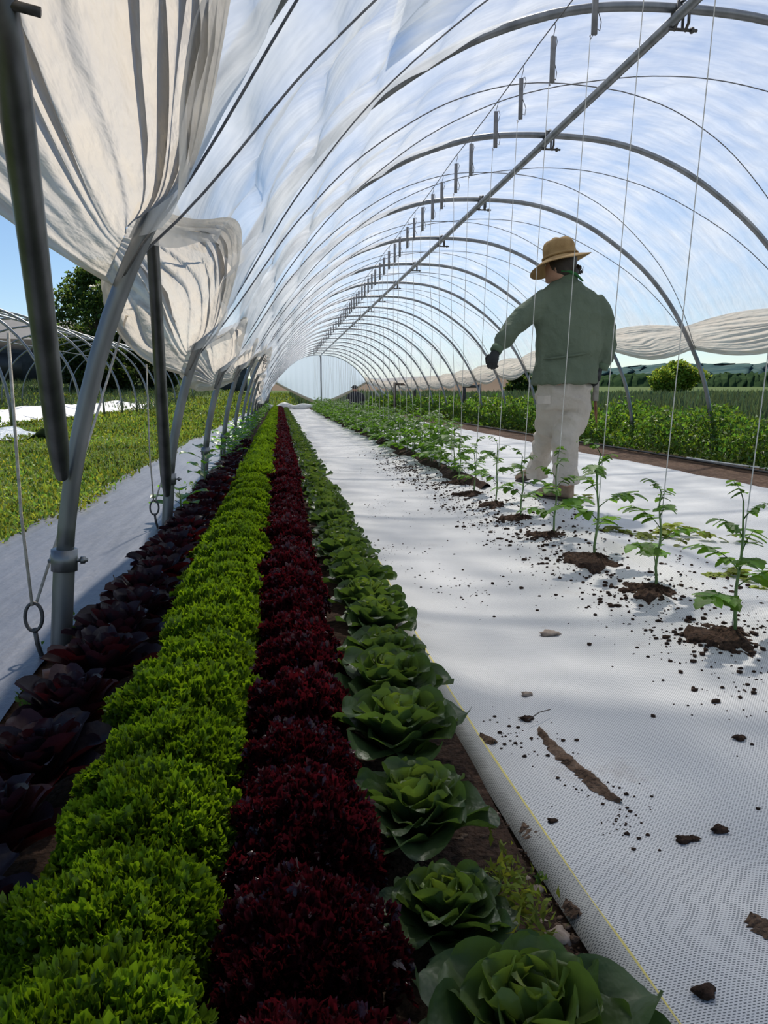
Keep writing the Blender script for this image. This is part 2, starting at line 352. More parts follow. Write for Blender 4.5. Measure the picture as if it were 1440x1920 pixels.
# ---------------------------------------------------------------- ground and far land
def terrain(x, y):
    left = np.clip((-x-4)/8, 0, 1)
    zl = .06*np.clip(y-40, 0, 42) + .02*np.clip(y-82, 0, 400)
    zr = .014*np.clip(y-45, 0, 600)
    return zl*left + zr*(1-left)
xs = np.unique(np.concatenate([np.linspace(-160, -16, 30), np.arange(-16, -1.6, .6), np.arange(-1.6, 7, .12), np.arange(7, 20, 1.), np.linspace(20, 320, 40)]))
ys = np.unique(np.concatenate([np.arange(-2, 12, .12), np.arange(12, 50, .5), np.linspace(50, 560, 60)]))
X, Y = np.meshgrid(xs, ys, indexing='ij'); Z = terrain(X, Y)
near = (np.abs(X-2) < 9) & (Y < 50)
soilk = ((X > -.95) & (X < 5.3) & (Y < 43)).astype(float)
Z = Z - .012 + np.where(near, fbm(X*3, Y*3)*.006, 0)
mb = MB(); g = 1-soilk
mb.grid(np.stack([X, Y, Z], -1), np.stack([g, g, g], -1)); floor = mb.build('floor', M['ground']); tag(floor, kind='structure')

def EDGE(y): return -.022+.050*np.clip((1.9-y)/1.2, 0, 1)**1.3+.010*fbm(y*.9, y*0+3., 3)
def cloth(name, x0, x1, y0, y1, dx, dy, mat, hfun, wob=.0):
    xs = np.arange(x0, x1+dx*.5, dx); ys = np.concatenate([np.arange(y0, min(y1, 9), dy), np.arange(9, y1+.01, dy*4)]) if y1 > 9 else np.arange(y0, y1, dy)
    X, Y = np.meshgrid(xs, ys, indexing='ij')
    e0 = (EDGE(Y) if x0 == .43 else 0 if x0 == 1.62 else fbm(Y*.9, Y*0+x0*7, 3)*wob); e1 = fbm(Y*.9, Y*0+x1*7+3, 3)*wob
    u = (X-x0)/(xs[-1]-x0); Xw = X + e0*(1-u)**3 + e1*u**3
    mb = MB(); mb.grid(np.stack([Xw, Y, hfun(Xw, Y)], -1)[::1]); return mb.build(name, mat)
def H2(X, Y): return .012+.05*np.exp(-((X-1.6)/.35)**2)+.010*np.abs(fbm(X*1.5, Y*1.2))
def hA(X, Y):   # near white strip: slightly mounded towards the tomato row, rumpled
    bedm = .045*np.exp(-((X-1.55)/.35)**2) + .014
    r = .012*fbm(X*1.2+Y*.35, Y*1.6-X*.5, 3) + .010*np.clip(np.sin(Y*3.1+X*1.4+1.5*vnoise(X*2, Y*.8)), 0, 1)*np.clip((Y-4)/6, 0, 1)
    return np.where(X > 1.59, H2(X, Y)+.010, np.maximum(bedm + r*np.clip((X-.43)/.12, 0, 1), .006))
c1 = cloth('ground_cloth', .43, 1.69, .45, 42, .03, .04, M['white_cloth'], hA, .012)
tag(c1, 'white woven ground cloth between lettuces and tomatoes, yellow stripe near its edge', 'ground cloth')
c2 = cloth('ground_cloth', 1.62, 4.10, 1.2, 42, .06, .05, M['white_cloth2'], H2, .05)
tag(c2, 'white woven ground cloth on the walking side of the tomato row, under the walking person', 'ground cloth')
c3 = cloth('ground_cloth', -1.52, -.69, .9, 32, .03, .05, M['grey_cloth'], lambda X, Y: .010+.006*np.abs(fbm(X*8, Y*.8))+.0, .05)
tag(c3, 'blue grey woven ground cloth outside the tunnel, left of the posts', 'ground cloth')
# hem of the near cloth, folded and dusty
mb = MB(); ys = np.arange(.5, 9, .05); V = []
for y in ys:
    x = .425 + float(EDGE(np.array(y))); V.append([(x-.012, y, .002), (x-.006, y, .014), (x+.012, y, .0235), (x+.03, y, .0235)])
mb.grid(np.array(V)); hem = mb.build('hem', M['hem_cloth'], c1); hem['label'] = 'dusty folded edge of the white cloth'
V = []
for y in np.arange(.5, 7, .025):
    x = .458+float(EDGE(np.array(y)))*.93+.0012*float(vnoise(y*9, 2)); zz = float(hA(np.array(x), np.array(y)))
    V.append([(x-.0042, y, zz+.003), (x, y, zz+.0045), (x+.0042, y, zz+.003)])
mb = MB(); mb.grid(np.array(V)); o = mb.build('stripe', M['yellow'], c1); o['label'] = 'thin yellow marking stripe'
# tomato row soil seam showing between the two cloths
V = []; ys = np.arange(5.6, 40, .08); us = np.linspace(-1, 1, 9)
for y in ys:
    wd = .10 + .05*float(vnoise(y*1.7, 3)) + .06*min(1, max(0, (y-7)/4)); V.append([(1.60+u*wd+.02*float(vnoise(y*5, u*2)), y, .03+.075*(1-abs(u)**1.6)+.012*float(vnoise(y*9, u*6+4))) for u in us])
mb = MB(); mb.grid(np.array(V)); o = mb.build('soil_ridge', M['mound']); tag(o, 'long dark ridge of soil along the far part of the tomato row', 'soil', kind='stuff')

# ---------------------------------------------------------------- hoops
hoop_mat = M['galv']
def hoop_path(s0, s1, n, Yk, off=0.0):
    s = np.linspace(s0, s1, n); x, z, nx, nz = prof(s); return np.stack([x+nx*off, np.full(n, Yk), z+nz*off], 1)
ORD = ['', 'first', 'second', 'third', 'fourth', 'fifth', 'sixth', 'seventh', 'eighth', 'ninth', 'tenth', 'eleventh', 'twelfth', 'thirteenth', 'fourteenth', 'fifteenth', 'sixteenth', 'seventeenth', 'eighteenth', 'nineteenth', 'twentieth', 'twenty-first']
for k in range(0, NH+1):
    Yk = hoopY(k); root = empty('tunnel_hoop', (CX, Yk, 0))
    L = 'galvanised steel arch of the tunnel, '
    if k == 0: lab = L + 'almost overhead beside the camera'
    elif k <= 10: lab = L + ORD[k] + ' arch ahead counted from the foreground'
    else: lab = 'far galvanised steel arch near the tunnel end'
    tag(root, lab, 'hoop', 'tunnel arches')
    r = .026; n = 72 if k < 9 else 40; sg = 12 if k < 9 else 6
    def loc(p): p = np.array(p, float); p[:, 0] -= CX; p[:, 1] -= Yk; return p
    sl = float(s_left(.28)); sr = float(s_right(.28))
    MB().tube(loc(hoop_path(sl, sr, n, Yk)), r, sg).build('arch_tube', hoop_mat, root)
    for a, b in ((0.0, sl+.05), (SLEN, sr-.05)):
        P = hoop_path(a, b, 8, Yk); P[0, 2] = -.08
        MB().tube(loc(P), r+.006, sg).build('ground_leg', hoop_mat, root)
    # bolt and clamp at the leg joint
    x, z, nx, nz = prof(np.array([sl])); m = MB(); m.tube([(x[0]-CX-.045, 0, z[0]+.02), (x[0]-CX+.07, 0, z[0]+.02)], .006, 6)
    m.tube([(x[0]-CX+.05, 0, z[0]+.02), (x[0]-CX+.062, 0, z[0]+.02)], .012, 6)
    m.tube([(x[0]-CX+nx[0]*0, 0, z[0]-.01), (x[0]-CX+.004, 0, z[0]+.055)], r+.013, sg); m.build('leg_clamp', M['galv'], root)
    if k < 12:                                                # ridge clamp
        m = MB(); zr = 3.06
        m.tube([(-.02, -.04, zr+.03), (-.02, 0, zr+.04), (-.02, .04, zr+.03)], .012, 6)
        for sx in (-.055, .015):
            m.tube([(sx, -.035, zr+.03), (sx, -.035, zr-.09), (sx, 0, zr-.12), (sx, .035, zr-.09), (sx, .035, zr+.03)], .009, 6)
        m.tube([(-.09, 0, zr-.115), (.09, 0, zr-.115)], .009, 6); m.tube([(.05, 0, zr-.115), (.065, 0, zr-.115)], .018, 6)
        m.build('ridge_clamp', M['iron'], root)
    if k in (1, 2):                                           # slanting brace pole bolted to the arch foot
        a, b = (at(116, 893, Yk-.05), at(4, -15, 1.27)) if k == 1 else (at(313, 927, Yk-.05), at(283, 397, 2.62))
        a, b = [Vector((p.x-CX, p.y-Yk, p.z)) for p in (a, b)]; q = [a.lerp(b, t_) for t_ in (0, .05, .12, .3, .6, .9, 1)]
        m = MB(); m.tube(q, [.018, .024, .028, .028, .028, .028, .020] if k == 1 else [.018, .026, .031, .030, .026, .022, .019], 16, up=(0, 1, 0)); o = m.build('brace_pole', M['steel_dark'], root); o['label'] = 'darker slanting pole bolted to the arch foot'
        MB().tube([b+Vector((-.02, 0, -.01)), b+Vector((.05, .01, -.02))], .008, 8).build('pole_bolt', M['iron'], root)
# ridge pole
m = MB(); m.tube([(CX-.07, .02, 2.985), (CX-.07, 12, 2.985), (CX-.07, 30, 2.985), (CX-.07, hoopY(NH), 2.985)], .030, 12)
tag(m.build('ridge_pole', M['galv']), 'long straight steel ridge pole running the length of the tunnel under the arches', 'ridge pole')

# ---------------------------------------------------------------- film cover
ZBL = [1.34, 1.10, .90, .84, .95, 1.22, 1.36, 1.02, .92, .50, .40, .36, .36, .40, .5, .65, .8, 1.0, 1.15, 1.3, 1.45, 1.45]       # lower edge at each arch, left side
ZBR = [1.36, 1.36, 1.36, 1.36, 1.36, 1.46, 1.36, 1.28, 1.22, 1.15, 1.12] + [1.08]*6 + [1.15, 1.25, 1.38, 1.5, 1.5]
def bayf(Y): k = np.clip((Y - hoopY(0))/S, 0, NH-1e-6); i = np.floor(k).astype(int); return i, k-i
def edge(Z, Y, sag, lift=0.0):
    i, u = bayf(Y); Z = np.array(Z); return Z[i]*(1-u)+Z[i+1]*u - sag*np.sin(PI*u)
def lerp(a, b, t): return a+(b-a)*t
nearfac = lambda Y: np.clip((16-Y)/8, 0, 1)
def topL(Y): i, u = bayf(Y); return edge(ZBL, Y, 0)+.22+.30*np.sin(PI*u)*np.clip((14-Y)/6, .25, 1)
def topR(Y): i, u = bayf(Y); return edge(ZBR, Y, 0)+.26+.06*np.sin(PI*u)
def botL(Y): return edge(ZBL, Y, .06)
def botR(Y): return edge(ZBR, Y, .13)
def film_off(Y, s, smooth=False):
    """how far the film lies outside the arch line: taut over arches, slack between them, slacker on the left"""
    i, u = bayf(Y); left = np.clip((SLEN*.52 - s)/(SLEN*.28), 0, 1)
    A = .016 + .135*left
    sag = A*(1-np.abs(2*u-1)**11)
    if smooth: return .034 - sag - .003
    cell = s/.46 + .5*vnoise(i*2.3, i*1.1); cj = np.floor(cell); cf = cell-cj
    win = np.sin(PI*cf)**.6*np.sin(PI*u)**.35
    ph = u*3.1 + 1.7*vnoise(cj*3.3+i*5.1, cj*1.7) + .5*cf*vnoise(cj*1.9, i*2.7)
    pl = (np.abs(np.sin(PI*ph))**.8)*.075*left*win
    pl2 = .018*left*vnoise(u*12+i*31, s*1.8)*np.sin(PI*u)**.5
    d = s*1.0 + u*1.5 + i*.7
    wr = .022*(1-left)*np.sin(PI*u)**.5*(np.clip(1-np.abs(vnoise(d*2.6, u*.8-s*.2+i))*3.0, 0, 1)+.5*np.clip(1-np.abs(vnoise(d*6.1+9, u*.8-s*.2+i))*3.0, 0, 1))
    return .034 - sag + pl + pl2 + wr
Ys = np.concatenate([np.linspace(hoopY(k), hoopY(k+1), (45 if k < 5 else 25 if k < 10 else 13))[:-1] for k in range(NH)] + [[hoopY(NH)-1e-4]])
v = np.linspace(0, 1, 150); YY, VV = np.meshgrid(Ys, v, indexing='ij')
sa = s_left(topL(YY)-.09); sb = s_right(topR(YY)); SS = lerp(sa, sb, VV)
x, z, nx, nz = prof(SS); off = film_off(YY, SS)
lf = np.clip((SLEN*.52 - SS)/(SLEN*.28), 0, 1)*.20
mb = MB(); mb.grid(np.stack([x+nx*off, YY, z+nz*off], -1), np.stack([lf, lf, lf], -1)); cover = mb.build('film_cover', M['film'])
tag(cover, 'translucent white plastic film stretched over all the tunnel arches', 'plastic film')
# bunched lower edges, one skirt per bay and side
for side in (0, 1):
    for k in range(NH):
        nu = 46 if k < 5 else 20 if k < 10 else 10; nv = 80 if k < 5 else 40 if k < 10 else 18
        U, Vv = np.meshgrid(np.linspace(0.0, 1.0, nu), np.linspace(0, 1, nv), indexing='ij'); Yb = hoopY(k)+U*S*.9999
        if side == 0:
            a = s_left(topL(Yb)); b = s_left(botL(Yb)); amp, nf, belly = .030, 12.5, (.16, .10, .05)[min(k, 2)]
        else:
            a = s_right(topR(Yb)); b = s_right(botR(Yb)); amp, nf, belly = .012, 9.5, .05
        s = lerp(a, b, Vv); x, z, nx, nz = prof(s); o_top = film_off(Yb, a, True)+.02
        fan = .10+.90*np.sin(PI*U)
        ph = Vv*nf + 1.8*vnoise(U*1.1+k*7, Vv*3.3+k) + .5*vnoise(U*3+k, Vv*8)
        fold = amp*fan*(.75+.7*vnoise(Vv*6+k*3, U*1.1))*(np.abs(np.sin(PI*ph))**.8*2-1) + amp*.3*fan*np.sin(PI*(ph*2.7+vnoise(U*2, Vv*9)))
        shape = lerp(o_top, .045 + belly*np.sin(PI*U)**.6*(np.sin(PI*.5*np.clip(Vv*1.25, 0, 1)) if side == 0 else np.sin(PI*Vv)), np.clip(Vv*2.2, 0, 1)**1.5)
        roll = -.05*np.clip((Vv-.93)/.07, 0, 1)**2
        off = shape + fold*np.clip(Vv*5, 0, 1) + roll
        m = MB(); m.grid(np.stack([x+nx*off, Yb, z+nz*off], -1), (0, 0, 0)); o = m.build('gathered_edge', M['skirt'], cover)
        o['label'] = 'cream coloured bunched edge of the film'
# added, unseen film layer over the first two bays that dims the foreground
Yf = np.linspace(0, 1, 60); sf = np.linspace(SLEN*.30, SLEN*.97, 60); YY, SS = np.meshgrid(Yf, sf, indexing='ij'); YY = -.1+YY*(3.9+.35*vnoise(SS*1.3, 4)+.25*np.sin(SS*1.1)); x, z, nx, nz = prof(SS); off = .075+.02*fbm(SS*1.5, YY*1.2)
q = (.22+.25*np.clip((3.2-YY)/1.6, 0, 1)); m = MB(); m.grid(np.stack([x+nx*off, YY, z+nz*off], -1), np.stack([q, q, q], -1)); o = m.build('shade_layer', M['film'], cover); o['label'] = 'added film layer above the roof, shading the foreground'
# loose band of film hanging inside the second bay
P = [at(306, 352, 3.55), at(322, 385, 3.5), at(340, 430, 3.45), at(360, 462, 3.42), at(376, 470, 3.42), at(378, 452, 3.45), at(370, 430, 3.5), at(350, 400, 3.56)]
P = catmull([tuple(p) for p in P], 6); m = MB(); V = []
for i, p in enumerate(P):
    t = i/(len(P)-1); wd = .030*(1-.6*t); V.append([p+np.array((-wd, .02, wd*.3)), p+np.array((0, -.01, 0)), p+np.array((wd, .02, -wd*.3))])
m.grid(np.array(V)); tag(m.build('film_strip', M['skirt']), 'loose looped band of plastic hanging beside the second arch', 'plastic strip')
# ropes crossing over the film, two per bay
for k in range(0, NH):
    for q in (0, 1):
        n = 60 if k < 8 else 30; t = np.linspace(0, 1, n)
        s0, s1 = float(s_left(ZBL[k if q else k+1]+.02)), float(s_right(ZBR[k+1 if q else k]+.0))
        s = lerp(s0, s1, t); Yr = hoopY(k) + S*(t if q else 1-t)
        Yr = np.clip(Yr, hoopY(k)+.02, hoopY(k+1)-.02)
        x, z, nx, nz = prof(s); off = film_off(Yr, s, True)
        m = MB(); m.tube(np.stack([x+nx*off, Yr, z+nz*off], 1), .0042 if k < 6 else .005, 5)
        o = m.build('film_rope', M['darkrope'])
        d = 'slanting away to the right' if q else 'slanting nearer to the right'
        lab = 'thin film rope of the %s bay ahead, %s' % (ORD[k+1], d) if k < 6 else 'thin rope crossing over the film in the far bays'
        tag(o, lab, 'rope', 'ropes over the film')


# end curtain: film drawn down to a point at the far door pole
Ye = hoopY(NH)+.02; root = empty('end_curtain', (CX, Ye, 0)); tag(root, 'pale blue plastic sheet hanging in a V shape across the far end of the tunnel', 'plastic sheet')
n = 60; V = []
zc, hb = .98, 2.93
for j in range(n+1):
    t = j/n; s = lerp(float(s_left(1.45)), float(s_right(1.45)), t); x, z, _, _ = prof(np.array([s])); x = x[0]-CX; z = z[0]
    lo = .24 + 1.25*abs(x/2.7)**1.2; col = []
    for i in range(25):
        q = i/24; zz = lerp(z, min(lo, z), q); xx = x*(1-.0*q); col.append((xx, .10*math.sin(j*1.9)*q*.5+.05*math.sin(q*3), zz))
    V.append(col)
MB().grid(np.array(V)).build('sheet', M['endfilm'], root)
m = MB(); m.tube([(x_, -.05, .24+1.25*abs(x_/2.7)**1.2) for x_ in np.linspace(-2.7, 2.7, 40)], [.05+.05*(1-abs(u)) for u in np.linspace(-1, 1, 40)], 8)
o = m.build('rolled_edge', M['skirt'], root); o['label'] = 'cream rolled lower edge'
m = MB(); m.tube([(0.0, -.08, 0), (0.0, -.08, 3.05)], .04, 8); m.build('door_pole', M['galv'], root)
# slanting door poles at the right corner of the end
for dx, lb in ((0, 'left'), (.5, 'right')):
    m = MB(); a = at(692+dx*16, 716, 40); b = at(714+dx*30, 748, 40); b.z = max(b.z, .02)
    m.tube([a, b], .045, 8); tag(m.build('prop_pole', M['whiteplastic']), 'pale slanting pole at the far right corner, %s of the pair' % lb, 'pole')
# white plastic roll lying across the end of the beds
m = MB(); xs_ = np.linspace(-.9, 3.6, 40); m.tube([(x_, 38.5+.25*math.sin(x_*2), .16+.04*math.sin(x_*5)) for x_ in xs_], [.15+.05*math.sin(x_*7) for x_ in xs_], 10)
tag(m.build('film_roll', M['whiteplastic']), 'bundle of white plastic lying across the far end of the beds', 'plastic roll')

# ---------------------------------------------------------------- wire, hooks, strings
WX, WZ = 1.56, 2.84
m = MB(); m.tube([(WX, y, WZ-.015*math.sin(PI*((y-hoopY(0))/S % 1))) for y in np.arange(.2, hoopY(NH), .22)], .0035, 5)
tag(m.build('trellis_wire', M['iron']), 'thin wire under the arches carrying the string hooks above the tomato row', 'wire')
TG = [ground(px, py, .055) for px, py in ((1375, 1190), (1230, 1105), (1115, 1045), (1040, 1003), (977, 970), (930, 945), (890, 925), (862, 905))]
TY = [round(p.y, 2) for p in TG]; TX = [round(p.x, 3) for p in TG]
yy_ = TY[-1]+.52
while yy_ < 34: TY.append(yy_); yy_ += .5 + .07*math.sin(yy_*5)
def make_hook(kind):
    root = empty('string_hook'); L = .24
    MB().box((0, 0, -.055-L/2), (.026, .016, L)).build('bobbin', M['hook'], root)
    m = MB(); m.tube([(0, 0, .004), (.008, 0, .012), (.014, 0, 0), (.006, 0, -.03), (0, 0, -.055), (.022, 0, -.05), (.030, 0, -.075), (.018, 0, -.12)], .0022, 5)
    m.tube([(.013, 0, -.18), (.034, 0, -.235), (.028, 0, -.275), (.01, 0, -.265)], .0022, 5)
    m.tube([(0, 0, -.26), (-.008, 0, -.30), (-.016, 0, -.315), (-.022, 0, -.30)], .0022, 5); m.build('wire_frame', M['iron'], root); return root
proto_hook = make_hook(0); used_hook = False
for i, y in enumerate(TY):
    if y > 20 and i % 2: continue
    h = proto_hook if not used_hook else copy_tree(proto_hook); used_hook = True
    h.location = (WX, y+.02, WZ-.012); h.rotation_euler = (0, 0, .5*math.sin(i*2.1))
    if 3 <= i <= 12: lab = 'grey string hook on the overhead wire, %s hook in view from the foreground' % ORD[i-2]
    elif i < 3: lab = 'grey string hook on the overhead wire, before the hooks in view, %s of three' % ORD[i+1]
    else: lab = 'small distant grey string hook on the overhead wire'
    tag(h, lab, 'string hook', 'string hooks on the wire')
    sl_ = .0 if i < 8 else .04*abs(math.sin(i*1.7)); n = 22
    P = []
    for j in range(n):
        t = j/(n-1); zz = lerp(WZ-.31, .06, t)
        P.append((lerp(WX-.018, (TX[i] if i < 8 else 1.56)+.004, t)+sl_*math.sin(t*9+i)*t*(1-t)*2, y+.02+.015*math.sin(i*3+t*4)*t*(1-t), zz))
    m = MB(); m.tube(P, .0021 if i < 10 else .0026, 4)
    o = m.build('twine', M['twine'])
    tag(o, ('white vertical twine running down to the %s tomato plant from the foreground' % ORD[i+1]) if i < 14 else 'thin white twine hanging down in the far part of the tomato row', 'twine', 'tomato strings')

# ---------------------------------------------------------------- leaves toolbox
def leaf_grid(mb, base, az, L, W, a0, a1, cup=.25, ruf=.0, rfreq=9, tip=.55, tw=0.0, col=(1, 1, 1), nu=7, nv=9, seed=0, mid=1.25, back=0.0):
    """one leaf: spine starts at angle a0 from vertical and bends to a1; edges cup towards the inside"""
    rg = np.random.default_rng(seed); p = rg.uniform(0, 6.28, 4)
    v = 1-(1-np.linspace(0, 1, nv))**1.45; ang = a0+(a1-a0)*v**1.4; ds = np.diff(v)*L
    r = np.concatenate([[0], np.cumsum(np.sin(ang[:-1])*ds)]); h = np.concatenate([[0], np.cumsum(np.cos(ang[:-1])*ds)])
    if tip >= .8: wv = W*np.clip((np.sin(PI*v**tip)+.13*(1-v)), 0.02, 1.2)**.62
    else: wv = W*np.where(v < tip, .30+.70*np.sin(PI/2*np.clip(v/tip, 0, 1)), np.sqrt(np.clip(1-(np.clip(v-tip, 0, 1)/(1.012-tip))**2, .01, 1)))
    u = np.linspace(-1, 1, nu); Ug, Vg = np.meshgrid(u, v)
    wg = wv[:, None]; ed = np.abs(Ug)
    nrm = (np.cos(ang)[:, None], np.sin(ang)[:, None])                 # inward normal in (radial-, up)
    lift = cup*wg*Ug**2 + ruf*ed**2*np.sin(Vg*rfreq+p[0]+Ug*1.5)*(.3+Vg) + ruf*.35*np.sin(Vg*17+Ug*6+p[1])*ed - .06*wg*np.exp(-(Ug/.14)**2)
    rad = r[:, None] - nrm[0]*lift; up = h[:, None] + nrm[1]*lift
    side = Ug*wg*(1-.25*cup*np.abs(Ug)) + tw*Vg*L
    ca, sa_ = math.cos(az), math.sin(az)
    X = base[0]+rad*ca-side*sa_; Y = base[1]+rad*sa_+side*ca; Z = base[2]+up
    c = np.array(col)[None, None]*np.ones(Ug.shape+(1,)); k = (mid-1)*np.exp(-(Ug/.16)**2)*(1-.7*Vg)
    c = c*(1+k[..., None]) + np.array((.5, .45, .25))*(k*.25)[..., None]
    mb.grid(np.stack([X, Y, Z], -1), c)
def lettuce_butter(seed, n=38, R=1.0, nu=7, nv=9):
    rg = random.Random(seed); mb = MB()
    for i in range(n):
        t = i/(n-1); az = i*2.39996+rg.uniform(-.25, .25); t2 = t**.9                    # 0 inner, 1 outer
        L = lerp(.085, .175, t2)*R*rg.uniform(.9, 1.1); W = lerp(.030, .070, t2)*R*rg.uniform(.85, 1.15)
        a0 = lerp(.12, .75, t)+rg.uniform(-.08, .08); a1 = lerp(.35, 1.95, t**1.1)+rg.uniform(-.2, .2)
        g = lerp(1.65, .72, t**.6); col = (g*lerp(1.5, .8, t**.7), g*lerp(1.15, .9, t), g*lerp(.7, 1.1, t))
        b = (.012*math.cos(az)*t, .012*math.sin(az)*t, lerp(.075, .02, t))
        leaf_grid(mb, b, az, L, W, a0, a1, cup=lerp(.75, .28, t), ruf=.010*R, rfreq=rg.uniform(7, 12), tip=.58, tw=rg.uniform(-.12, .12), col=col, nu=nu, nv=nv, seed=seed*100+i)
    return mb
def lettuce_purple(seed, n=34, R=1.0, nu=5, nv=8):
    rg = random.Random(seed); mb = MB()
    for i in range(n):
        t = i/(n-1); az = i*2.39996+rg.uniform(-.25, .25)
        L = lerp(.09, .175, t**.8)*R*rg.uniform(.85, 1.1); W = lerp(.024, .052, t**.7)*R*rg.uniform(.85, 1.15)
        a0 = lerp(.10, .85, t)+rg.uniform(-.1, .1); a1 = lerp(.25, 1.65, t)+rg.uniform(-.2, .2)
        red = rg.random() < .25; col = (1.5, .7, .7) if red else (.8, .95, 1.1)
        b = (.01*math.cos(az)*t, .01*math.sin(az)*t, lerp(.06, .015, t))
        leaf_grid(mb, b, az, L, W, a0, a1, cup=.5, ruf=.005*R, tip=.55, tw=rg.uniform(-.15, .15), col=col, nu=nu, nv=nv, seed=seed*91+i, mid=1.1)
    return mb
def lettuce_frilly(seed, n=520, R=.175, H=.165, size=.030, tint=((.75, .8, .7), (1.35, 1.25, .8)), low=.55, wide=1.0, lobes=3):
    """a dense dome of small, deeply cut leaf tips"""
    rg = np.random.default_rng(seed); mb = MB()
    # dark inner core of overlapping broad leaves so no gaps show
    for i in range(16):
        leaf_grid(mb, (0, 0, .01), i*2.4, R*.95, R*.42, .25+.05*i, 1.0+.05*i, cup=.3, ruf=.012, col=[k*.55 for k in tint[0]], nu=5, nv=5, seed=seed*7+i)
    u = rg.uniform(0, 1, n); ct = 1-u*1.0; th = np.arccos(np.clip(ct, -1, 1)); ph = rg.uniform(0, 2*PI, n)
    th = th**1.0
    lump = 1+.10*np.sin(ph*3+seed)+.08*np.sin(ph*5+2*seed+th*4)
    k = rg.uniform(.82, 1.04, n)
    P = np.stack([R*np.sin(th)*np.cos(ph)*lump*k, R*np.sin(th)*np.sin(ph)*lump*k, .03+(H*np.cos(th)**.65+.012*np.sin(ph*4+th*9+seed))*k], 1)
    Nn = np.stack([np.sin(th)*np.cos(ph), np.sin(th)*np.sin(ph), np.cos(th)+.35], 1); Nn += rg.normal(0, .42, (n, 3)); Nn /= np.linalg.norm(Nn, axis=1)[:, None]
    T = np.cross(Nn, rg.normal(0, 1, (n, 3))); T /= np.linalg.norm(T, axis=1)[:, None]; B = np.cross(Nn, T)
    sz = size*rg.uniform(.7, 1.35, n)
    # each leaf tip: narrow curled lobes spreading from one point
    an_ = np.array((-.95, -.38, .15, .62, 1.15)); nl = len(an_); V = np.zeros((n, nl*5, 3))
    for l_, a_ in enumerate(an_):
        aa = a_+rg.normal(0, .22, n); ln = sz*rg.uniform(.8, 1.5, n)*(1.15 if l_ in (1, 2, 3) else .85); wd = ln*.33*wide
        D = Nn*np.cos(aa)[:, None]+T*np.sin(aa)[:, None]; Sd = T*np.cos(aa)[:, None]-Nn*np.sin(aa)[:, None]; cu = rg.normal(.25, .3, n)[:, None]
        V[:, l_*5] = P-Nn*sz[:, None]*.5
        V[:, l_*5+1] = P+D*(ln*.60)[:, None]-Sd*wd[:, None]+B*(cu+.35)*(ln*.3)[:, None]
        V[:, l_*5+2] = P+D*(ln*.40)[:, None]+B*cu*(ln*.1)[:, None]
        V[:, l_*5+3] = P+D*(ln*.60)[:, None]+Sd*wd[:, None]+B*(cu+.35)*(ln*.3)[:, None]
        V[:, l_*5+4] = P+D*ln[:, None]+B*cu*ln[:, None]
    f = []
    for l_ in range(nl): f += [(l_*5, l_*5+2, l_*5+4, l_*5+1), (l_*5, l_*5+3, l_*5+4, l_*5+2)]
    F = (np.array(f)[None]+np.arange(n)[:, None, None]*nl*5).reshape(-1, 4)
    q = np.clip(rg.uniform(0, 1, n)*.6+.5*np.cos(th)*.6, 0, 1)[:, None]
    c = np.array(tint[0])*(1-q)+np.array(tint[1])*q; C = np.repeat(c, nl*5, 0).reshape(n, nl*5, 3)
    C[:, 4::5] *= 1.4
    mb.add(V.reshape(-1, 3), F, C.reshape(-1, 3)); return mb
protos = {}
def meshes(key, fn, mat, seeds, **kw):
    out = []
    for sd in seeds:
        me = fn(sd, **kw).mesh(key); me.materials.append(M[mat]); out.append(me)
    return out
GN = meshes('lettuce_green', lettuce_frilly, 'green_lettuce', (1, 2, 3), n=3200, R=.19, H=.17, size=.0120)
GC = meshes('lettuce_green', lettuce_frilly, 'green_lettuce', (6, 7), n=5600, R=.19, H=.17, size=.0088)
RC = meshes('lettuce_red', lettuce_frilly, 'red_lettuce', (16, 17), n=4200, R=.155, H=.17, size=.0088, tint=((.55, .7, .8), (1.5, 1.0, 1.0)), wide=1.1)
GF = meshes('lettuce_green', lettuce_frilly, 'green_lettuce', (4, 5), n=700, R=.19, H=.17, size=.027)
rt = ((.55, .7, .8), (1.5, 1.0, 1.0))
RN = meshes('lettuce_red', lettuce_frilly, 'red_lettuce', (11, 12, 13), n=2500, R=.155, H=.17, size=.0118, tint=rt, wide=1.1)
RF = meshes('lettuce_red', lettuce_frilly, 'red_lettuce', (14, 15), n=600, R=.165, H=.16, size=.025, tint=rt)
BN = meshes('lettuce_butter', lettuce_butter, 'butter', (21, 22, 23, 24), n=40, nu=9, nv=12)
BF = meshes('lettuce_butter', lettuce_butter, 'butter', (25, 26), n=24, nu=5, nv=5)
PN = meshes('lettuce_purple', lettuce_purple, 'purple', (31, 32, 33), n=36)
PF = meshes('lettuce_purple', lettuce_purple, 'purple', (34, 35), n=22, nu=3, nv=5)
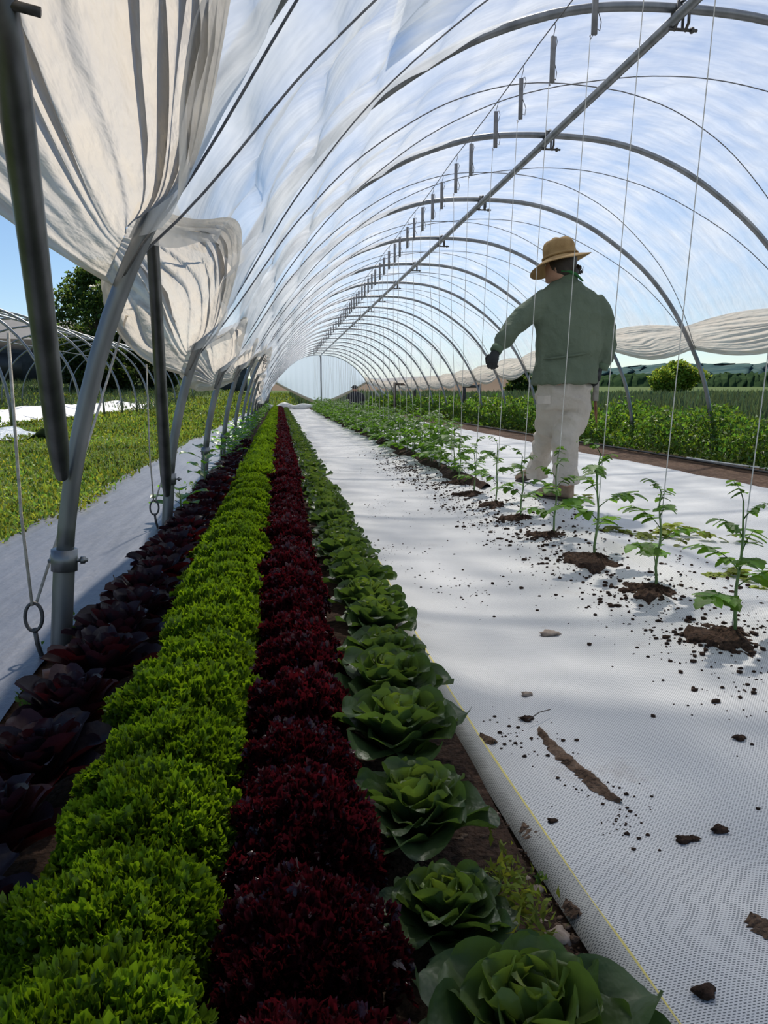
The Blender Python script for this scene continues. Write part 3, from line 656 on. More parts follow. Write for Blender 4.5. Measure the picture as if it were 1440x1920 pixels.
def lettuce_row(name, x0, ystart,  yend, step, near, far, what, cat, where, scale, jit=.012, nearY=6.0, nlab=14, group='', first=()):
    y = ystart; i = 0; rg = random.Random(len(what)*3+int(x0*100))
    while y < yend:
        me = (GC if near is GN else RC) if i < 4 and near in (GN, RN) else (near if y < nearY else far); o = bpy.data.objects.new(name, me[rg.randrange(len(me))]); COL.objects.link(o)
        o.location = (x0+rg.uniform(-jit, jit), y, -.005); o.rotation_euler = (rg.uniform(-.06, .06), rg.uniform(-.06, .06), rg.uniform(0, 6.28))
        s = scale*rg.uniform(.93, 1.08)
        if i < len(first): o.location.y = y = first[i][0]; o.location.x = first[i][1]; s = first[i][2]
        o.scale = (s, s, s*rg.uniform(.95, 1.1)*(1.18 if near in (GN, RN) else 1))
        i += 1
        lab = ('%s, %s from the near end of %s' % (what, ORD[i], where)) if i <= nlab else 'distant %s in the far part of %s' % (what, where)
        tag(o, lab, cat, group); y += step*rg.uniform(.96, 1.04)
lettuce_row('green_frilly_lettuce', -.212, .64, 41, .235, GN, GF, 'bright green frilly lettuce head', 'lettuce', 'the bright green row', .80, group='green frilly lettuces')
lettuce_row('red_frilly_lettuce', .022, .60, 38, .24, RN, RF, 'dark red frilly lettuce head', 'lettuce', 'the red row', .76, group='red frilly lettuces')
lettuce_row('butterhead_lettuce', .285, .78, 38, .262, BN, BF, 'dark green round-leaved lettuce head', 'lettuce', 'its row', .93, nlab=16, first=((.70, .27, .95), (.94, .225, .66), (1.17, .225, .86), (1.46, .235, .97), (1.72, .25, .94)), group='green round-leaved lettuces')
lettuce_row('purple_lettuce', -.488, .70, 10.5, .245, PN, PF, 'blackish purple lettuce head', 'lettuce', 'the purple row by the posts', 1.04, group='purple lettuces')
# black planting mulch under the four rows, dark soil
m = MB(); xs_ = np.linspace(-.66, .40, 20); ys_ = np.concatenate([np.arange(.4, 8, .1), np.arange(8, 42, .6)]); X, Y = np.meshgrid(xs_, ys_, indexing='ij')
m.grid(np.stack([X, Y, .006+.004*fbm(X*9, Y*9)], -1)); tag(m.build('bed_soil', M['mound']), 'dark soil of the lettuce bed under the four rows', 'soil', kind='stuff')

# ---------------------------------------------------------------- compound tomato leaves and plants
def leaflet(mb, p, d, nrm, L, W, col):
    d = np.array(d, float); d /= np.linalg.norm(d); n_ = np.array(nrm, float); s = np.cross(d, n_); s /= np.linalg.norm(s)+1e-9; n_ = np.cross(s, d)
    rows = [(0, .06), (.18, .55), (.32, .42), (.48, .50), (.62, .30), (.78, .30), (1.0, .03)]
    V = [];
    for h, w_ in rows:
        z = -.22*h*h
        for q in (-1, 0, 1): V.append(np.array(p)+d*L*h+s*W*w_*q*2+n_*(z*L+(.14*W if q else 0)))
    f = [(r*3+c, r*3+c+1, r*3+c+4, r*3+c+3) for r in range(6) for c in (0, 1)]
    mb.add(V, f, col)
def tomato_leaf(mb, base, az, L, rise, rg, bright=1.0, nl=3):
    P = []; ang = rise
    p = np.array(base, float)
    for i in range(7):
        P.append(p.copy()); p = p+np.array((math.cos(az)*math.cos(ang), math.sin(az)*math.cos(ang), math.sin(ang)))*L/6; ang -= .16
    mb.tube(P, np.linspace(.0022, .001, 7), 4, (.8, .9, .6)); d0 = np.array((math.cos(az), math.sin(az), 0)); s0 = np.array((-math.sin(az), math.cos(az), 0))
    for i in range(nl):
        q = P[2+int(i*4/nl)]
        for sd in (-1, 1):
            g = bright*rg.uniform(.75, 1.35); k = L*rg.uniform(.30, .44)
            leaflet(mb, q, s0*sd*1.0+d0*.55+np.array((0, 0, rg.uniform(-.5, .35))), (rg.uniform(-.3, .3), rg.uniform(-.3, .3), 1), k, k*.42, (g, g, g*.8))
    g = bright*rg.uniform(.8, 1.3); leaflet(mb, P[-1], d0+np.array((0, 0, -.2)), (0, 0, 1), L*.38, L*.17, (g, g, g*.8))
def make_tomato(seed, H, nleaf, bush=1.0):
    rg = random.Random(seed); root = empty('tomato_plant')
    P = [(.006*math.sin(i*1.3+seed), .006*math.cos(i*1.1+seed), H*i/8) for i in range(9)]
    MB().tube([(0, 0, -.02)]+P[1:], np.linspace(.0062, .0028, 9), 7).build('stem', M['tomstem'], root)
    for i in range(nleaf):
        t = lerp(.22 if bush > 1 else .34, 1.0, i/(nleaf-1)); m = MB()
        tomato_leaf(m, P[min(8, int(t*8))], i*2.4+seed, lerp(.19, .085, t**2)*rg.uniform(.85, 1.15)*bush, lerp(.45, 1.15, t), rg, bright=1.25 if t < .5 else 1.0, nl=4)
        m.build('leaf', M['tomleaf'], root)
    return root
tp = [make_tomato(3, .43, 8), make_tomato(5, .40, 7), make_tomato(9, .45, 7), make_tomato(14, .48, 10, 1.35), make_tomato(15, .52, 10, 1.4)]
usedp = set(); TYb = list(TY)
def put(protolist, idx, loc, rz, sc):
    o = protolist[idx] if idx not in usedp else copy_tree(protolist[idx]); usedp.add(idx); o.location = loc; o.rotation_euler.z = rz; o.scale = (sc,)*3; return o
for i, y in enumerate(TYb):
    idx = i % 3 if i < 8 else 3+i % 2
    zz = .045
    o = put(tp, idx, (TX[i] if i < 8 else 1.575, y, zz), i*1.9+.6, [1.0, .97, 1.08, .98, .95, .92, .9, .95][i] if i < 8 else 1.0+.08*math.sin(i*2))
    lab = 'young tomato plant tied to a twine, %s in the row from the foreground' % ORD[i+1] if i < 14 else 'bushy distant tomato plant in the far part of the row'
    tag(o, lab, 'tomato plant', 'tomato plants')
for j, y in enumerate(np.arange(8.2, 30, .62)):                # second, bushier line beside the far plants
    o = put(tp, 3+j % 2, (1.80+.05*math.sin(j), float(y), .05), j*1.3, .98)
    tag(o, 'bushy tomato plant on the outer side of the dense far part of the row', 'tomato plant', 'outer tomato plants')
# soil mounds around the near plants
for i, y in enumerate(TY[:8]):
    rgm = np.random.default_rng(50+i); n = 72; rr = np.linspace(0, 1, 14); V = []
    R0 = (.125, .115, .13, .11, .10, .10, .11, .12)[i]
    for a in range(n+1):
        th = 2*PI*a/n; k = .85+.28*float(vnoise(2.2*math.cos(th)+i*7, 2.2*math.sin(th)))+.30*float(vnoise(6*math.cos(th)+i*3+50, 6*math.sin(th)))+.3*math.cos(th-3.6)
        V.append([(TX[i]+R0*k*r*math.cos(th)*1.1, y+R0*k*r*math.sin(th)*1.35, .050+.030*(1-r**.7)+.010*float(vnoise(14*r*math.cos(th)+i*5, 14*r*math.sin(th)))*(1 if r > .05 else 0) - (.02 if r > .95 else 0)) for r in rr])
    m = MB(); m.grid(np.array(V)); tag(m.build('soil_mound', M['mound']), 'low mound of dark soil around the foot of the %s tomato plant' % ORD[i+1], 'soil mound', 'soil mounds at the tomato plants')
# crumbs of soil scattered on the cloth beside the tomato row
m = MB(); rgc = np.random.default_rng(5)
def hB(x, y): return .012+.05*math.exp(-((x-1.6)/.35)**2)+.010
for i in range(4600):
    y = 1.5+8.5*rgc.random()**1.5; cl = TY[int(rgc.integers(0, 12))]
    if rgc.random() < .6: y = cl+rgc.normal(0, .13)
    x = 1.40-abs(rgc.normal(0, .16)) if rgc.random() < .65 else 1.42+abs(rgc.normal(0, .22))
    if y < 1.5: continue
    r = .0018+.0085*rgc.random()**4+.0006*(y/6); zz = float(hA(np.array(x), np.array(y))) if x < 1.62 else hB(x, y)
    m.blob((x, y, zz+r*.3), (r*rgc.uniform(.8, 1.5), r*rgc.uniform(.8, 1.5), r*.7), seed=i, n=3)
for cxp, cyp, sp, cnt in ((.72, 2.9, .10, 90), (.55, 3.6, .12, 80), (.62, 5.0, .2, 80), (.55, 1.55, .05, 70), (1.25, 1.2, .12, 60), (.62, 1.22, .04, 60), (.6, 8, .5, 60)):
    for j in range(cnt):
        x = cxp+rgc.normal(0, sp); y = cyp+rgc.normal(0, sp*1.6); r = .0015+.004*rgc.random()**3
        if x < .47: continue
        m.blob((x, y, float(hA(np.array(x), np.array(y)))+r*.3), (r*1.2, r, r*.6), seed=j, n=3)
tag(m.build('soil_crumbs', M['mound']), 'dark crumbs of soil scattered over the white cloth along the tomato row', 'soil crumbs', kind='stuff')
# single clods that stand out
def clod(px, py, r, lab, mat='mound', flat=.6, name='soil_clod', n=7):
    g_ = ground(px, py, .02); zz = float(hA(np.array(g_.x), np.array(g_.y))); g_ = ground(px, py, zz)
    m = MB(); m.blob((0, 0, 0), (r*1.25, r*.9, r*flat), seed=int(px), n=n, rough=.4); o = m.build(name, M[mat]); o.location = (g_.x, g_.y, zz+r*flat*.55); tag(o, lab, 'clod')
clod(1030, 1190, .026, 'flat brown clod lying alone in the middle of the white cloth', 'stone', .35)
clod(987, 1304, .011, 'small clod above the long soil streak on the white cloth', 'stone', .6)
clod(988, 1350, .012, 'small dark clod at the top end of the soil streak beside a twig')
clod(1387, 1386, .011, 'small dark clod near the right edge of the white cloth')
clod(1281, 1578, .011, 'black clod, left of the pair low on the white cloth')
clod(1301, 1575, .008, 'smaller brown clod, right of the pair low on the white cloth')
clod(1349, 1559, .012, 'flattened dark clod just above the pair of clods')
clod(1322, 1864, .012, 'brown clod lowest on the white cloth near the bottom edge')
clod(1035, 1541, .007, 'tiny grey clod near the striped edge of the cloth')
def streak(pts, wd, lab, cnt):
    m = MB(); P = [ground(*p, .02) for p in pts]; q = catmull([tuple(p) for p in P], 10); V = []
    for i, p in enumerate(q):
        t = i/(len(q)-1); ww = wd*(.35+math.sin(PI*t)**.5)*(1+.4*float(vnoise(i*.9, 3))); d = q[min(i+1, len(q)-1)]-q[max(i-1, 0)]; s = np.array((-d[1], d[0], 0)); s /= np.linalg.norm(s)
        row = []
        for u in np.linspace(-1, 1, 7):
            a = p+s*u*ww; row.append((a[0], a[1], float(hA(np.array(a[0]), np.array(a[1])))+.001+.007*(1-u*u)*(1+.6*float(vnoise(i*1.5, u*4)))))
        V.append(row)
    m.grid(np.array(V))
    tag(m.build('soil_streak', M['soil']), lab, 'soil streak')
streak([(1010, 1365), (1035, 1400), (1062, 1428), (1100, 1458), (1130, 1485), (1165, 1505)], .012, 'long crooked streak of brown soil on the white cloth', 60)
streak([(1405, 1722), (1425, 1738), (1455, 1765)], .014, 'short streak of soil at the lower right edge of the white cloth', 30)
streak([(900, 1376), (915, 1384), (928, 1392)], .010, 'small smear of dry soil near the edge of the white cloth', 10)
streak([(980, 1545), (1000, 1560), (1012, 1574)], .014, 'smear of dry soil on the striped edge of the cloth, upper one', 10)
streak([(1060, 1688), (1075, 1704), (1084, 1716)], .010, 'smear of dry soil on the striped edge of the cloth, lower one', 8)
a = ground(990, 1350, .03); b = ground(1032, 1330, .03); mid_ = (a+b)/2; mid_.z += .006
tag(MB().tube([a, mid_, b], .0013, 5).build('twig', M['wood']), 'thin dry twig lying on the white cloth', 'twig')
# pebbles on the bare soil strip
PEB = [(1005, 1670, .010, 'round pale'), (1130, 1838, .013, 'flat tan'), (1045, 1762, .017, 'pinkish brown'), (1090, 1872, .020, 'large pale'), (960, 1605, .007, 'small tan'), (930, 1530, .007, 'small grey'), (1065, 1825, .010, 'chipped'), (1100, 1800, .008, 'tiny brown'), (1018, 1730, .007, 'dull brown'), (985, 1650, .008, 'long'), (1120, 1905, .015, 'half buried'), (890, 1470, .006, 'speck-like'), (1035, 1855, .010, 'reddish')]
for px, py, r, ad in PEB:
    g_ = ground(px, py, 0); m = MB(); m.blob((0, 0, 0), (r*1.2, r, r*.7), seed=int(px*py) % 999, n=7, rough=.3); o = m.build('pebble', M['stone']); o.location = (g_.x, g_.y, r*.2)
    tag(o, '%s pebble on the bare soil strip beside the white cloth%s' % (ad, '' if py > 1700 else ', further up'), 'pebble', 'pebbles on the soil strip')
m = MB()
for i in range(1500):
    y = .75+4.5*rgc.random()**1.7; x = .30+.12*rgc.random(); r = .002+.006*rgc.random()**3; m.blob((x, y, r*.3), (r*1.3, r, r*.7), seed=i, n=3)
tag(m.build('soil_grit', M['soil']), 'loose grit on the bare soil strip', 'soil grit', kind='stuff')

# ---------------------------------------------------------------- scattered foliage (stuff)
def scatter(P, size, up=.6, asp=.4, tint=None, seed=0, curl=.4):
    """many small bent leaves, P: N x 3"""
    rg = np.random.default_rng(seed); n = len(P); Nn = rg.normal(0, 1, (n, 3)); Nn[:, 2] = np.abs(Nn[:, 2])*up*2+up; Nn /= np.linalg.norm(Nn, axis=1)[:, None]
    T = np.cross(Nn, rg.normal(0, 1, (n, 3))); T /= np.linalg.norm(T, axis=1)[:, None]; B = np.cross(Nn, T)
    sz = (size if not np.isscalar(size) else np.full(n, size))*rg.uniform(.6, 1.3, n); sz = sz[:, None]
    V = np.stack([P, P+sz*(Nn*.5+T*asp*.5), P+sz*(Nn*.5-T*asp*.5), P+sz*(Nn*.95+B*curl)], 1)
    F = (np.array([(0, 1, 3, 2)])[None]+np.arange(n)[:, None, None]*4).reshape(-1, 4)
    if tint is None: tint = rg.uniform(.6, 1.4, (n, 1))*np.ones((1, 3))
    m = MB(); m.add(V.reshape(-1, 3), F, np.repeat(tint, 4, 0)); return m
def vtint(n, rg, lo=.6, hi=1.4, warm=.15):
    g = rg.uniform(lo, hi, (n, 1)); w_ = rg.uniform(-warm, warm, (n, 1)); return np.concatenate([g*(1+w_*1.5), g, g*(1-w_)], 1)
rg = np.random.default_rng(77)
# lawn and weeds to the left of the grey cloth
n = 90000; u = rg.random(n); Yg = 2.8*np.exp(u*math.log(60/2.8)); lo = -1.50-(Yg*.55+2); Xg = -1.50 + .12*vnoise(Yg*1.3, Yg*0) + .05*rg.normal(0, 1, n) - rg.random(n)**1.15*(Yg*.62+1.4)
Xg = np.where(Yg > 30, -1.2-rg.random(n)*(Yg*.62+1.4), Xg)
hh = .5+.5*np.clip(fbm(Xg*.9, Yg*.7), -1, 1.6)
P = np.stack([Xg, Yg, terrain(Xg, Yg)+rg.random(n)*.05*hh], 1)
tn = vtint(n, rg, .4, 1.6, .25)*(1+.45*vnoise(Xg*1.1, Yg*.8)[:, None])
grass = scatter(P, (.020+.0032*Yg)*(.6+.6*hh), .55, .42, tn, 1).build('lawn_grass', M['grass']); tag(grass, 'short sunlit grass and clover left of the tunnel', 'grass', kind='stuff')
n = 9000; Yg = 38+45*rg.random(n); Xg = -1+rg.random(n)*3.6; Yg2 = 44+60*rg.random(n)**.8; Xg2 = -6+rg.random(n)*22; P = np.stack([Xg2, Yg2, terrain(Xg2, Yg2)], 1)
tag(scatter(P, .28, .6, .3, vtint(n, rg, .6, 1.2), 2).build('meadow_grass', M['grass']), 'green meadow beyond the far end of the tunnel', 'grass', kind='stuff')
# field grass behind the neighbouring frame, greyer
n = 26000; Yg = 34+50*rg.random(n); Xg = -6-rg.random(n)*40; P = np.stack([Xg, Yg, terrain(Xg, Yg)], 1)
tag(scatter(P, .45, .9, .10, vtint(n, rg, .5, 1.1), 3, .25).build('field_grass', M['rye']), 'tall grey green grass in the field at the left, before the dark barn', 'grass', kind='stuff')
# leafy weeds along the right of the tunnel
n = 110000; u = rg.random(n); Yg = 4.5*np.exp(u*math.log(44/4.5)); Xg = 5.02+rg.random(n)**1.0*2.6; top = (.40+.30*np.clip(fbm(Xg*1.6+3, Yg*1.1), -1, 1.3))*np.clip((Xg-4.95)/.35, .2, 1)
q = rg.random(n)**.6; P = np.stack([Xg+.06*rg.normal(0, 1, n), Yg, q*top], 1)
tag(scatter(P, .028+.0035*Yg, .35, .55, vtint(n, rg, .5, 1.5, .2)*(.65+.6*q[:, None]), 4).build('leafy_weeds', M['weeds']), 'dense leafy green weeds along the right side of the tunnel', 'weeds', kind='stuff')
# tall grass field on the right
n = 60000; u = rg.random(n); Yg = 4.5*np.exp(u*math.log(90/4.5)); Xg = 7.2+rg.random(n)**1.2*(Yg*.75+6)+np.where(Yg > 45, -6, 0); P = np.stack([Xg, Yg, terrain(Xg, Yg)], 1)
hgt = .78+.22*vnoise(Xg*.5, Yg*.5)
def blades(P, h, w_, tint, seed):
    rg = np.random.default_rng(seed); n = len(P); a = rg.uniform(0, 2*PI, n); lean = rg.uniform(.05, .45, n); D = np.stack([np.cos(a), np.sin(a), 0*a], 1); T = np.stack([-np.sin(a), np.cos(a), 0*a], 1)
    Z_ = np.array((0, 0, 1.0)); h = h[:, None]; w_ = w_[:, None]; l = lean[:, None]
    p0 = P; p1 = P+Z_*h*.55+D*h*l*.25; p2 = P+Z_*h*(1-.3*l)+D*h*l*.8
    V = np.stack([p0-T*w_, p0+T*w_, p1+T*w_*.9, p1-T*w_*.9, p2], 1); o = np.arange(n)[:, None]*5
    m = MB(); m.add(V.reshape(-1, 3), (np.array([(0, 1, 2, 3)])+o), np.repeat(tint, 5, 0)); m.f.append(np.concatenate([3+o, 2+o, 4+o], 1)); return m
tag(blades(P, hgt*rg.uniform(.6, 1.1, n), .004+.0009*Yg, vtint(n, rg, .6, 1.3, .12), 5).build('tall_grass_field', M['rye']), 'tall grey green cereal grass in the field right of the weeds', 'tall grass', kind='stuff')
n = 3500; Yg = 3+22*rg.random(n)**1.5; Xg = -1.55-rg.random(n)**1.3*4; P = np.stack([Xg, Yg, Yg*0], 1)
tag(blades(P, .05+.10*rg.random(n), .0015+.0003*Yg, vtint(n, rg, .9, 1.6, .1), 6).build('grass_tufts', M['grass']), 'scattered upright blades among the left hand lawn', 'grass', kind='stuff')
# drip tape / old hoses on the bare strip at the right
m = MB(); m.tube([(4.86+.03*math.sin(y*.8), y, .025) for y in np.arange(3, 41, .5)], .014, 6)
tag(m.build('drip_hose', M['drip']), 'black drip hose along the weed edge on the bare soil strip', 'hose')
m = MB(); m.tube([(5.02-.06*(y-6.5)+.02*math.sin(y*3), y, .035) for y in np.arange(5.2, 8.6, .2)], .011, 6)
tag(m.build('pale_hose', M['whiteplastic']), 'short pale plastic pipe lying beside the black drip hose at the right', 'pipe')

# ---------------------------------------------------------------- pepper plants, weeds, wilted leaves near the posts
def pepper(seed, H, nl, size, name='pepper_plant'):
    rg = random.Random(seed); root = empty(name)
    MB().tube([(0, 0, 0), (.01, 0, H*.4), (0, .01, H*.8), (.005, 0, H)], [.007, .006, .005, .003], 7).build('stem', M['tomstem'], root)
    for i in range(nl):
        t = lerp(.35, 1, i/(nl-1)); az = i*2.4+seed; m = MB(); b = (0, 0, H*t)
        e = (math.cos(az)*size*.5, math.sin(az)*size*.5, H*t+size*.28)
        m.tube([b, ((b[0]+e[0])/2, (b[1]+e[1])/2, (b[2]+e[2])/2+.005), e], .002, 5, (.8, 1, .6)); g = rg.uniform(.75, 1.3)
        leaf_grid(m, e, az, size*rg.uniform(.8, 1.25), size*.36, 1.1, 2.0, cup=.15, ruf=.006, tip=.85, col=(g, g, g*.8), nu=5, nv=8, seed=seed*9+i)
        m.build('leaf', M['pepleaf'], root)
    return root
g1 = ground(350, 960); g2 = ground(393, 893)
p1 = pepper(3, .17, 7, .13); p1.location = (-.63, 4.70, .01); tag(p1, 'young broad-leaved pepper plant beside the second post, nearest of its kind', 'pepper plant', 'pepper plants')
p2 = pepper(8, .34, 9, .115); p2.location = (-.60, 5.9, .01); tag(p2, 'taller broad-leaved pepper plant between the second and third posts', 'pepper plant', 'pepper plants')
p3 = pepper(11, .26, 9, .11)
yy = 8.2; i = 0; first = True
while yy < 38:
    o = p3 if first else copy_tree(p3); first = False
    o.location = (-.62+.07*math.sin(i*2.3), yy, .01); o.rotation_euler.z = i*1.7; s = 1+.25*math.sin(i*1.3); o.scale = (s, s, s)
    tag(o, ('bushy pepper plant by the posts, %s past the end of the purple lettuces' % ORD[i+1]) if i < 8 else 'bushy pepper plant in the far line along the posts', 'pepper plant', 'pepper plants'); yy += .34 if yy < 14 else .5; i += 1
def weed(loc, n, R, H, lab, sd, size=.022, mat='weeds', br=1.6):
    rg = np.random.default_rng(sd); P = np.stack([rg.normal(0, R*.5, n), rg.normal(0, R*.5, n), rg.random(n)**.8*H], 1)
    m = scatter(P, size, .5, .5, vtint(n, rg, br*.7, br*1.3, .1), sd); q = blades(np.zeros((14, 3))+rg.normal(0, R*.2, (14, 3))*np.array((1, 1, 0)), np.full(14, H*1.2), np.full(14, .003), np.ones((14, 3))*br, sd)
    m.v += q.v; off = m.n; m.f += [f+off for f in q.f]; m.c += q.c; m.n += q.n
    o = m.build('weed', M[mat]); o.location = loc; tag(o, lab, 'weed')
weed((-.60, 2.42, 0), 150, .11, .10, 'leafy weed growing behind the foot of the first post', 1)
weed((-.66, 1.93, 0), 26, .05, .03, 'small bright weed in front of the first post', 2)
weed((-.665, 1.70, 0), 20, .04, .03, 'tiny yellow green weed at the cloth corner left of the purple lettuces', 3)
weed((-.70, 6.2, 0), 60, .10, .08, 'low weed beside the third post', 4)
a = ground(1010, 1660); weed((a.x, a.y, 0), 12, .015, .02, 'tiny green seedling on the bare soil strip', 5, .010)
a = ground(515, 1895); weed((a.x+.0, a.y, .02), 8, .012, .09, 'single bright shoot between the nearest red lettuces', 6, .02)
a = ground(965, 1745, .0); 
rgw = np.random.default_rng(9); n = 260; P = np.stack([a.x+rgw.normal(0, .022, n), a.y+rgw.normal(0, .05, n), .03+rgw.random(n)*.05], 1)
tag(scatter(P, .022, .3, .35, vtint(n, rgw, .7, 1.3, .1)*.8, 9).build('lettuce_trimmings', M['wilted']), 'pale shredded lettuce trimmings beside the second round-leaved lettuce', 'trimmings', kind='stuff')
def wilt(px, py, rx, ry, n, lab, sd, yel=1.0):
    g_ = ground(px, py, .03); rg = np.random.default_rng(sd); m = MB(); r2 = random.Random(sd)
    for i in range(n):
        tomato_leaf(m, (rg.normal(0, rx), rg.normal(0, ry), .02+.02*rg.random()), rg.uniform(0, 6.28), rg.uniform(.10, .18), .25, r2, bright=rg.uniform(.6, 1.2)*yel)
    o = m.build('pulled_leaves', M['wilted']); o.location = (g_.x, g_.y, .02); tag(o, lab, 'wilted leaves')
wilt(1180, 1005, .10, .10, 9, 'heap of wilted green leaves on the cloth behind the second tomato plant', 3, .65)
wilt(1290, 1003, .09, .08, 6, 'wilted yellowing leaves on the cloth, right of the green heap', 4, .9)
wilt(1415, 1090, .07, .08, 8, 'yellow wilted leaves at the right edge behind the nearest tomato plant', 5, 1.3)
wilt(1085, 940, .06, .05, 4, 'sprig of wilted leaves on the cloth by the walking person\'s boot', 6, .6)

# ---------------------------------------------------------------- ropes with rings at the first two posts
for k, (Yk, zt) in enumerate(((hoopY(1), 1), (hoopY(2), 1))):
    xk = -.69; lab = ORD[k+1]
    root = empty('anchor_ring', (xk-.06, Yk-.03, 0)); tag(root, 'steel anchor ring on a peg at the foot of the %s post' % lab, 'anchor ring')
    m = MB(); th = np.linspace(0, 2*PI, 25); m.tube([(.025*math.sin(t), .006*math.cos(t), .135+.042*math.cos(t)) for t in th], .0055, 6, cap=False); m.build('ring', M['iron'], root)
    m = MB(); m.tube([(0, 0, .10), (.005, 0, .05), (.03, 0, -.05)], .007, 6); m.build('peg', M['iron'], root)
    m = MB(); m.tube([(xk-.062, Yk-.03, .17), (xk-.07, Yk-.04, .45), (xk-.06, Yk-.06, .97)], .0045, 6)
    tag(m.build('guy_rope', M['rope']), 'upright pale rope from the ring at the %s post' % lab, 'rope')
    m = MB(); e = at(247, 560, 3.3) if k == 0 else at(352, 735, 5.9)
    m.tube([(xk-.055, Yk-.02, .17), tuple((Vector((xk-.055, Yk-.02, .17))+e)/2+Vector((0, 0, -.015))), tuple(e)], .005, 6)
    tag(m.build('guy_rope', M['rope']), 'slanting pale rope from the ring at the %s post up to the film edge' % lab, 'rope')
# small broken brick piece at the first post
m = MB(); m.box((0, 0, 0), (.09, .035, .03), rz=.5); o = m.build('brick_piece', M['rust']); o.location = (-.63, 2.10, .02); tag(o, 'small broken piece of brick in front of the first post', 'brick')

# ---------------------------------------------------------------- neighbouring bare frame, row cover, tarp, barn, tree
HB = [(-4.0*math.cos(a)*1.0, 3.75*math.sin(a)**.85) for a in np.linspace(0.0, PI, 31)]
first = None
for i in range(14):
    y = 15.8+3.2*i
    if first is None:
        root = empty('frame_hoop'); MB().tube([(x_, 0, z_) for x_, z_ in HB], .042, 8).build('arch_tube', M['galv'], root); first = root; o = root
    else: o = copy_tree(first)
    o.location = (-10.4, y, float(terrain(np.array(-10.4), np.array(y)))*.4)
    tag(o, ('uncovered steel arch of the neighbouring frame at the left, %s from the near end' % ORD[i+1]) if i < 8 else 'far uncovered steel arch of the neighbouring frame', 'hoop', 'bare arches of the neighbouring frame')
for dx, dz, lb in ((0, 3.72, 'ridge pipe'), (2.2, 3.05, 'right hand side pipe'), (-2.2, 3.05, 'left hand side pipe')):
    m = MB(); m.tube([(-10.4+dx, 15.6, dz), (-10.4+dx, 58, dz+.3)], .035, 6); tag(m.build('purlin', M['galv']), '%s joining the bare arches of the neighbouring frame' % lb, 'pipe')
m = MB(); rg3 = np.random.default_rng(3); V = []
for i in range(60):
    y = 15+.34*i*2; V.append([(-8.6+1.6*u+.15*float(vnoise(i*.4, u)), y, max(.01, (.34+.14*float(vnoise(i*.45, 2+u)))*(1-abs(u)**2.2)+.03*float(vnoise(i*1.5, u*4)))) for u in np.linspace(-1, 1, 15)])
m.grid(np.array(V)); tag(m.build('row_cover', M['rowcover']), 'long rumpled white row cover lying over a bed at the left', 'row cover')
m = MB(); V = []
for i in range(14):
    V.append([(-5.4+.12*i, 13.0+.45*j+.05*i, .03+.20*max(0, float(vnoise(i*.45+2, j*.5)))) for j in range(6)])
m.grid(np.array(V)); tag(m.build('tarp', M['bluetarp']), 'crumpled grey blue tarp on the grass at the left', 'tarp')
weed((-7.6, 17.0, .0), 2600, 1.1, .62, 'leafy green bush between the tarp and the white row cover', 12, .12, 'weeds', 1.6)
weed((-6.3, 15.0, .0), 900, .8, .3, 'low green weeds at the left edge beside the row cover', 13, .10, 'weeds', 1.5)
m = MB(); V = [[(-11.5+1.3*u, 13.6+.3*v_, 1.9-1.9*v_+.15*math.sin(u*5)) for u in np.linspace(-1, 1, 12)] for v_ in np.linspace(0, 1, 10)]
m.grid(np.array(V)); o = m.build('end_sheet', M['whiteplastic']); o.location = (1.3, 2.8, 0.05); tag(o, 'white plastic sheet hanging on the near end of the neighbouring frame', 'plastic sheet')
# barn
zb = float(terrain(np.array(-22.), np.array(72.))); B = empty('barn', (-31.5, 74, zb), .3); tag(B, 'long low dark grey barn behind the bare frame at the left', 'barn')
MB().box((0, 0, 1.9), (24, 10, 3.8)).build('wall', M['barn'], B)
m = MB(); m.add([(-12.4, -5.6, 3.7), (12.4, -5.6, 3.7), (12.4, 0, 5.9), (-12.4, 0, 5.9), (-12.4, 5.6, 3.7), (12.4, 5.6, 3.7)], [(0, 1, 2, 3), (3, 2, 5, 4)]); m.f.append(np.array([[1, 5, 2], [0, 3, 4]])); m.build('roof', M['barnroof'], B, smooth=False)
MB().box((5, -5.03, 1.3), (5, .08, 2.4)).build('doorway', M['iron'], B)
